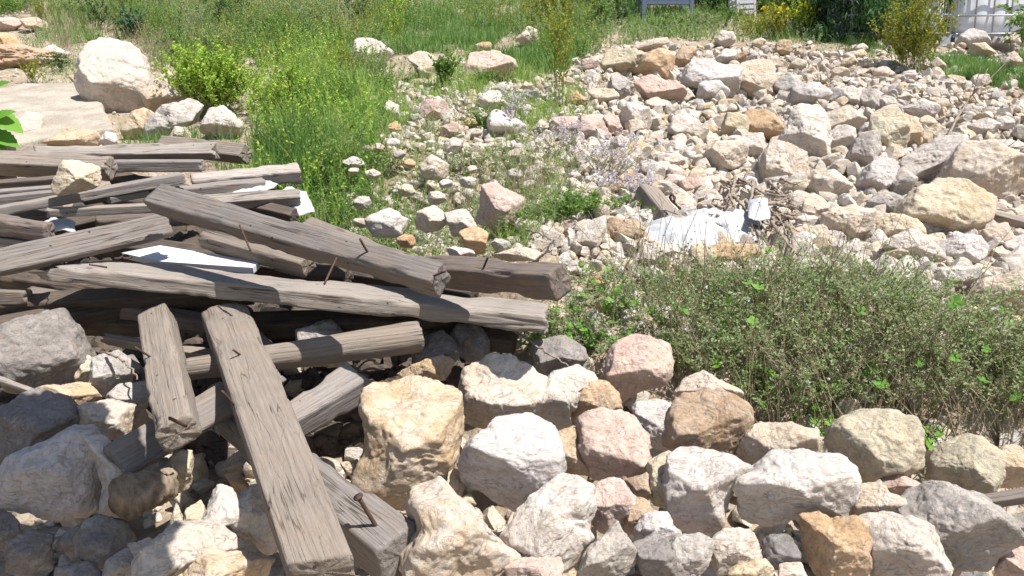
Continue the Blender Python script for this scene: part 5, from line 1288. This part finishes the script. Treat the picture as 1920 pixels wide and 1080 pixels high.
# orange earth bank at the far left
def earth():
    c = base_at(25, 118); U, Fc = ICO[5]; V = U*np.array([.5, .4, .15]); V = V*(1+.18*fbm(U*3, 4, 3)+.07*fbm(U*12, 3, 5))[:, None]
    t = NT('orange_soil'); tc = t.n('ShaderNodeTexCoord'); v = tc.outputs['Object']
    col = t.mix((.40, .26, .16), (.50, .38, .27), t.ramp(t.noise(v, 6, 6, .7), [(.4, (0, 0, 0)), (.6, (1, 1, 1))]))
    col = t.mix(col, (.24, .15, .09), t.math('MULTIPLY', t.ramp(t.noise(v, 50, 5, .7), [(.5, (0, 0, 0)), (.65, (1, 1, 1))]), .6))
    t.l(col, t.b.inputs['Base Color']); t.b.inputs['Roughness'].default_value = .95; t.l(t.bump(t.noise(v, 40, 6, .75), .9, .02), t.b.inputs['Normal'])
    o = link('earth_mound', mesh_from('earth_mound', V, Fc, np.full(len(Fc), 3)), t.m, loc=c); o['kind'] = 'structure'
earth()

# white crumpled cloths: a sheet draped over the stones
def cloth(name, poly, lift, label, cat, mat, amp=.03, seed=1, sub=46, rise=0.05, fold=9):
    P = parse(poly); q = np.array([pt(x, y, lift) for x, y in P]); c = q.mean(0); rs = np.random.RandomState(seed)
    m = len(q); fine = []
    for i in range(m):
        for s in np.linspace(0, 1, 10, endpoint=False): fine.append(q[i]*(1-s)+q[(i+1) % m]*s)
    fine = np.array(fine); K = len(fine); V = [c[None]+PN*rise]
    R_ = 22
    for r in range(1, R_+1):
        s = r/R_; V.append(c+(fine-c)*s+PN*rise*(1-s**3))
    V = np.concatenate(V)
    # creases: ridged, direction changing folds
    w = fbm(V*fold*.4+seed, 2, seed); rid = 1-2*np.abs(vnoise(V*np.array([fold, fold*1.6, fold])+w[:, None]*2.2+seed, seed+1)); rid2 = 1-2*np.abs(vnoise(V*fold*2.6+w[:, None]*3+seed, seed+4))
    V = V+PN*(amp*(rid*.9+.35*rid2+.25*(1-2*np.abs(vnoise(V*fold*6+w[:, None]*2, seed+9))))+amp*.6*w)[:, None]+np.outer(rid2*amp*.25, [1, 0, 0])
    fl = []; ct = []
    for j in range(K): fl += [0, 1+j, 1+(j+1) % K]; ct.append(3)
    for r in range(R_-1):
        a = 1+r*K; b = a+K
        for j in range(K): j2 = (j+1) % K; fl += [a+j, b+j, b+j2, a+j2]; ct.append(4)
    o = link(name, mesh_from(name, V-c, fl, ct, True), mat, loc=c)
    md = o.modifiers.new('thickness', 'SOLIDIFY'); md.thickness = .003
    tag(o, label, cat); return o
cloth('cloth_sack', '1198,432 1225,428 1265,440 1283,415 1300,402 1340,404 1358,412 1366,425 1395,420 1400,405 1428,412 1430,440 1415,462 1380,462 1330,468 1290,476 1262,486 1232,478 1212,462', .05, 'crumpled white sack lying across the middle of the rubble', 'sack', M_WHITE, .020, 3, fold=9, rise=.05)
cloth('cloth_sack', '1404,380 1438,376 1443,412 1402,416', .13, 'small white square of plastic standing at the right end of the white sack', 'plastic sheet', M_WHITE, .012, 5, rise=.02)
cloth('plastic_bag', '78,420 100,412 142,420 140,436 95,436', .20, 'white plastic bag wedged behind the knotted beam', 'plastic bag', M_WHITE, .012, 7, rise=.02)
cloth('plastic_bag', '505,372 545,356 575,368 590,400 560,408 520,392', .06, 'white plastic under the ends of the bleached timbers', 'plastic bag', M_WHITE, .014, 8, rise=.03)
cloth('plastic_bag', '425,362 470,352 500,340 522,348 512,356 470,364 430,372', .16, 'white plastic strip showing between the bleached timbers', 'plastic bag', M_WHITE, .008, 9, rise=.01)
def white_board():
    A = [pt(x, y, .20) for x, y in ((228, 474), (300, 460), (486, 491), (474, 502), (300, 490))]
    V = np.array(A+[a-PN*.022 for a in A]); c = V.mean(0); n = 5
    fl = [list(range(n))[::-1], [n+i for i in range(n)]]+[[i, (i+1) % n, n+(i+1) % n, n+i] for i in range(n)]
    mb = MB(); mb.add(V-c, fl); tag(mb.build('foam_board', M_SHEET, loc=c), 'flat white foam board lying behind the longest beam', 'foam board')
white_board()

# caged liquid tanks at the top right
def tank(px, py, label, yaw, width=1.2, bars=None):
    b = pt(px, py); b[2] = PIV[2]+.0
    root = tag(link('caged_tank', None, loc=b), label, 'tank', 'caged tanks at the top right'); root.rotation_euler = (0, 0, yaw)
    W, Dp, H = width, 1.0, 1.0
    # pallet
    mb = MB()
    for y in (0.03, Dp/2, Dp-.03):
        mb.box((W/2, y, .02), (W, .09, .02))
        for x in (.07, W/2, W-.07): mb.box((x, y, .075), (.11, .085, .088))
    mb.box((W/2, Dp/2, .132), (W, Dp, .022)); mb.build('pallet', M_GALV, root)
    # bottle: rounded box with a bulging, ribbed side
    U, Fc = ICO[5]; k = np.max(np.abs(U), 1)[:, None]; S = U/k; Vb = S/((np.abs(S)**7).sum(1)**(1/7))[:, None]
    Vb = Vb*np.array([W/2-.035, Dp/2-.035, .47]); Vb[:, 2] += .145+.48
    xr = Vb[:, 0]; Vb[:, 1] += np.where(S[:, 1] < -.6, -.012*np.abs(np.sin((xr+W/2)*math.pi/.2)), 0)
    Vb += np.array([W/2, Dp/2, 0])
    link('bottle', mesh_from('bottle', Vb, Fc, np.full(len(Fc), 3)), M_PLAS, root)
    # tube cage, each bar a tube
    xs = bars or [0.02, .22, .41, .60, .79, .98, W-.02]
    r = .0095
    for x in xs:
        for y in (0.0, Dp):
            mb = MB(); mb.tube([(x, y, .145), (x, y, H+.14)], r, 8); mb.build('cage_bar', M_GALV, root, smooth=True)
    for y in np.linspace(.18, Dp-.18, 4):
        for x in (0.0, W):
            mb = MB(); mb.tube([(x, y, .145), (x, y, H+.14)], r, 8); mb.build('cage_bar', M_GALV, root, smooth=True)
    for z in (.155, .35, .56, .77, .98, 1.13):
        mb = MB(); o_ = .012; q = [(-o_+.05, -o_, z), (W/2, -o_, z), (W+o_-.05, -o_, z), (W+o_, .05, z), (W+o_, Dp-.05, z), (W+o_-.05, Dp+o_, z), (.05, Dp+o_, z), (-o_, Dp-.05, z), (-o_, .05, z), (-o_+.05, -o_, z)]
        mb.tube(q, r*1.05, 8); mb.build('cage_rail', M_GALV, root, smooth=True)
    return root
tank(1787, 76, 'right caged white tank behind the grey stones at the top right', R(-4))
tank(1590, 78, 'left caged white tank half hidden by the yellow green bush', R(0), 1.14)

# blue grey steel frame at the top edge
def frame():
    b = base_at(1207, 40); s = depth(b)/F; root = tag(link('steel_frame', None, loc=b), 'blue grey steel table frame at the top edge, its leg down in the weeds', 'frame')
    for x, y in ((0, 0), (.62, .0), (0, .5), (.62, .5)):
        mb = MB(); mb.box((x, y, .30), (.055, .05, .75)); mb.build('leg', M_BLUE, root)
    mb = MB(); mb.box((.31, .0, .235), (.56, .04, .05)); mb.build('rail', M_BLUE, root)
    mb = MB(); mb.box((.31, .25, .70), (.72, .6, .03)); mb.build('top', M_BLUE, root)
frame()
def crate():
    b = base_at(1392, 34); root = tag(link('plastic_crate', None, loc=b), 'white plastic crate standing in the weeds at the top edge', 'crate')
    W, D, H = .27, .25, .42
    def wall(cx, cy, w, d, nm='wall'):
        mb = MB(); n = 6
        for i in range(n): mb.box((cx, cy, .06+i*(H-.08)/(n-1)), (w, d, .045))
        for e in (-1, 1):
            mb.box((cx+e*(w/2-.012) if w > d else cx, cy+e*(d/2-.012) if d >= w else cy, H/2), ((.03 if w > d else w+.004), (.03 if d >= w else d+.004), H))
        mb.box((cx, cy, H), (w+.012, d+.012, .03)); mb.build(nm, M_SHEET, root)
    wall(0, -D/2, W, .012); wall(0, D/2, W, .012); wall(-W/2, 0, .012, D-.02); wall(W/2, 0, .012, D-.02)
    mb = MB(); mb.box((0, 0, .012), (W-.01, D-.01, .016)); mb.build('base', M_SHEET, root)
    root.rotation_euler = (R(3), R(-5), R(8))
crate()

# twigs
def twig(pts, lifts, r, label, cat='twig', group=None, name='twig', forks=0, seed=0):
    rs = np.random.RandomState(seed+len(pts)); q = np.array([pt(x, y, l) for (x, y), l in zip(pts, lifts)])
    u = np.linspace(0, len(q)-1, 18); i = np.minimum(u.astype(int), len(q)-2); f = (u-i)[:, None]; C = q[i]*(1-f)+q[i+1]*f; C += rs.normal(size=C.shape)*.0022
    c = C[0].copy(); mb = MB(); mb.tube(C-c, np.linspace(r, r*.45, 18), 7)
    for k in range(forks):
        j = rs.randint(5, 16); d = unit(C[j]-C[j-3])+rs.normal(size=3)*.6; L = rs.uniform(.06, .16)
        mb.tube([C[j]-c+d*L*s+np.array([0, 0, .02])*s*s for s in np.linspace(0, 1, 5)], np.linspace(r*.5, r*.2, 5), 5)
    return tag(mb.build(name, M_TWIG, smooth=True, loc=c), label, cat, group)
twig([(1775, 262), (1790, 230), (1808, 200), (1822, 178), (1835, 165)], [.02, .08, .14, .2, .26], .009, 'bare forked branch rising from the rubble at right', 'branch', forks=7, name='branch')
twig([(1788, 266), (1840, 272), (1890, 277), (1940, 281)], [.10, .12, .12, .12], .008, 'long bare branch lying on top of the big grey cream boulder', 'branch', forks=3, name='branch')
twig([(1432, 352), (1445, 340), (1455, 375), (1480, 400)], [.05, .06, .05, .05], .005, 'curved stick below the tall cream boulder')
twig([(1458, 408), (1485, 425), (1490, 470), (1486, 500)], [.06, .08, .09, .10], .011, 'dark root like stick standing right of the white sack', 'stick', forks=5, name='stick')
twig([(200, 660), (225, 672), (245, 690), (260, 712)], [.12, .13, .13, .13], .0045, 'pale curved stick in the shade left of the short upright timber')
twig([(905, 1002), (925, 995), (948, 986)], [.10, .11, .10], .002, 'thin grass stalk over the dark gap below the pale grey boulder')
twig([(985, 430), (1010, 436), (1040, 452)], [.05, .06, .05], .006, 'brown stick on the stones behind the end of the second long beam')
twig([(1015, 470), (1030, 455), (1042, 445)], [.05, .06, .05], .006, 'short brown stick by the feathery green plant')
twig([(965, 620), (1000, 645), (1040, 670), (1070, 690)], [.12, .10, .10, .08], .004, 'thin stems bent over the dark gap right of the longest beam')
twig([(110, 452), (104, 470), (100, 484)], [.3, .3, .3], .003, 'thin rusty wire by the nail holed stub end')
rs_t = np.random.RandomState(5)
for i in range(60):
    x, y = rs_t.uniform(1325, 1475), rs_t.uniform(335, 425); a = rs_t.normal(.35, .55); L = rs_t.uniform(20, 60)
    twig([(x, y), (x+math.cos(a)*L*.5, y+math.sin(a)*L*.5+rs_t.uniform(-3, 3)), (x+math.cos(a)*L, y+math.sin(a)*L)], [rs_t.uniform(.05, .12), .09, rs_t.uniform(.04, .1)], rs_t.uniform(.0035, .010),
         'one of the grey broken sticks heaped right of the pink rocks', 'stick', 'broken sticks heaped above the white sack', name='stick', seed=i)
# ------------------------------------------------------------------ a label of its own for every smaller stone
CN = {'W': 'white', 'L': 'lilac grey', 'C': 'cream', 'T': 'tan', 'O': 'orange', 'P': 'pinkish', 'G': 'grey', 'B': 'brown', 'K': 'dark', 'V': 'olive', 'Y': 'yellow cream', 'M': 'cream and tan'}
MARKS = [(n, x, y) for (o, x, y, w, h, c, n) in ROCK_LIST if n] + [('white sack', 1320, 440), ('leaning grey log', 1235, 385), ('yellow green bush', 1715, 90), ('tip of the longest beam', 1025, 600), ('end of the second long beam', 1040, 525)]
DIRS = ['right of', 'below and right of', 'below', 'below and left of', 'left of', 'above and left of', 'above', 'above and right of']
used_labels = {o['label'] for o in bpy.data.objects if o.get('label')}
for (o, x, y, w, h, c, n) in ROCK_LIST:
    if o.get('label'): continue
    size = 'small' if w < 32 else ('middling' if w < 42 else 'larger'); shp = 'flat' if h/w < .62 else ('squat' if h/w < .75 else 'blocky')
    done = False
    for (mn, mx, my) in sorted(MARKS, key=lambda m: (m[1]-x)**2+(m[2]-y)**2)[:12]:
        a = math.degrees(math.atan2(y-my, x-mx)) % 360; d = DIRS[int((a+22.5)//45) % 8]
        gap = 'close ' if math.hypot(x-mx, y-my) < 60 else ('a little way ' if math.hypot(x-mx, y-my) < 130 else 'well ')
        lb = '%s %s %s stone %s%s the %s' % (size, shp, CN[c], gap, d, mn)
        if lb not in used_labels and len(lb.split()) <= 16: done = True; break
    o['label'] = lb; used_labels.add(lb)
    o['category'] = 'rock'
print('scene built', len(bpy.data.objects))
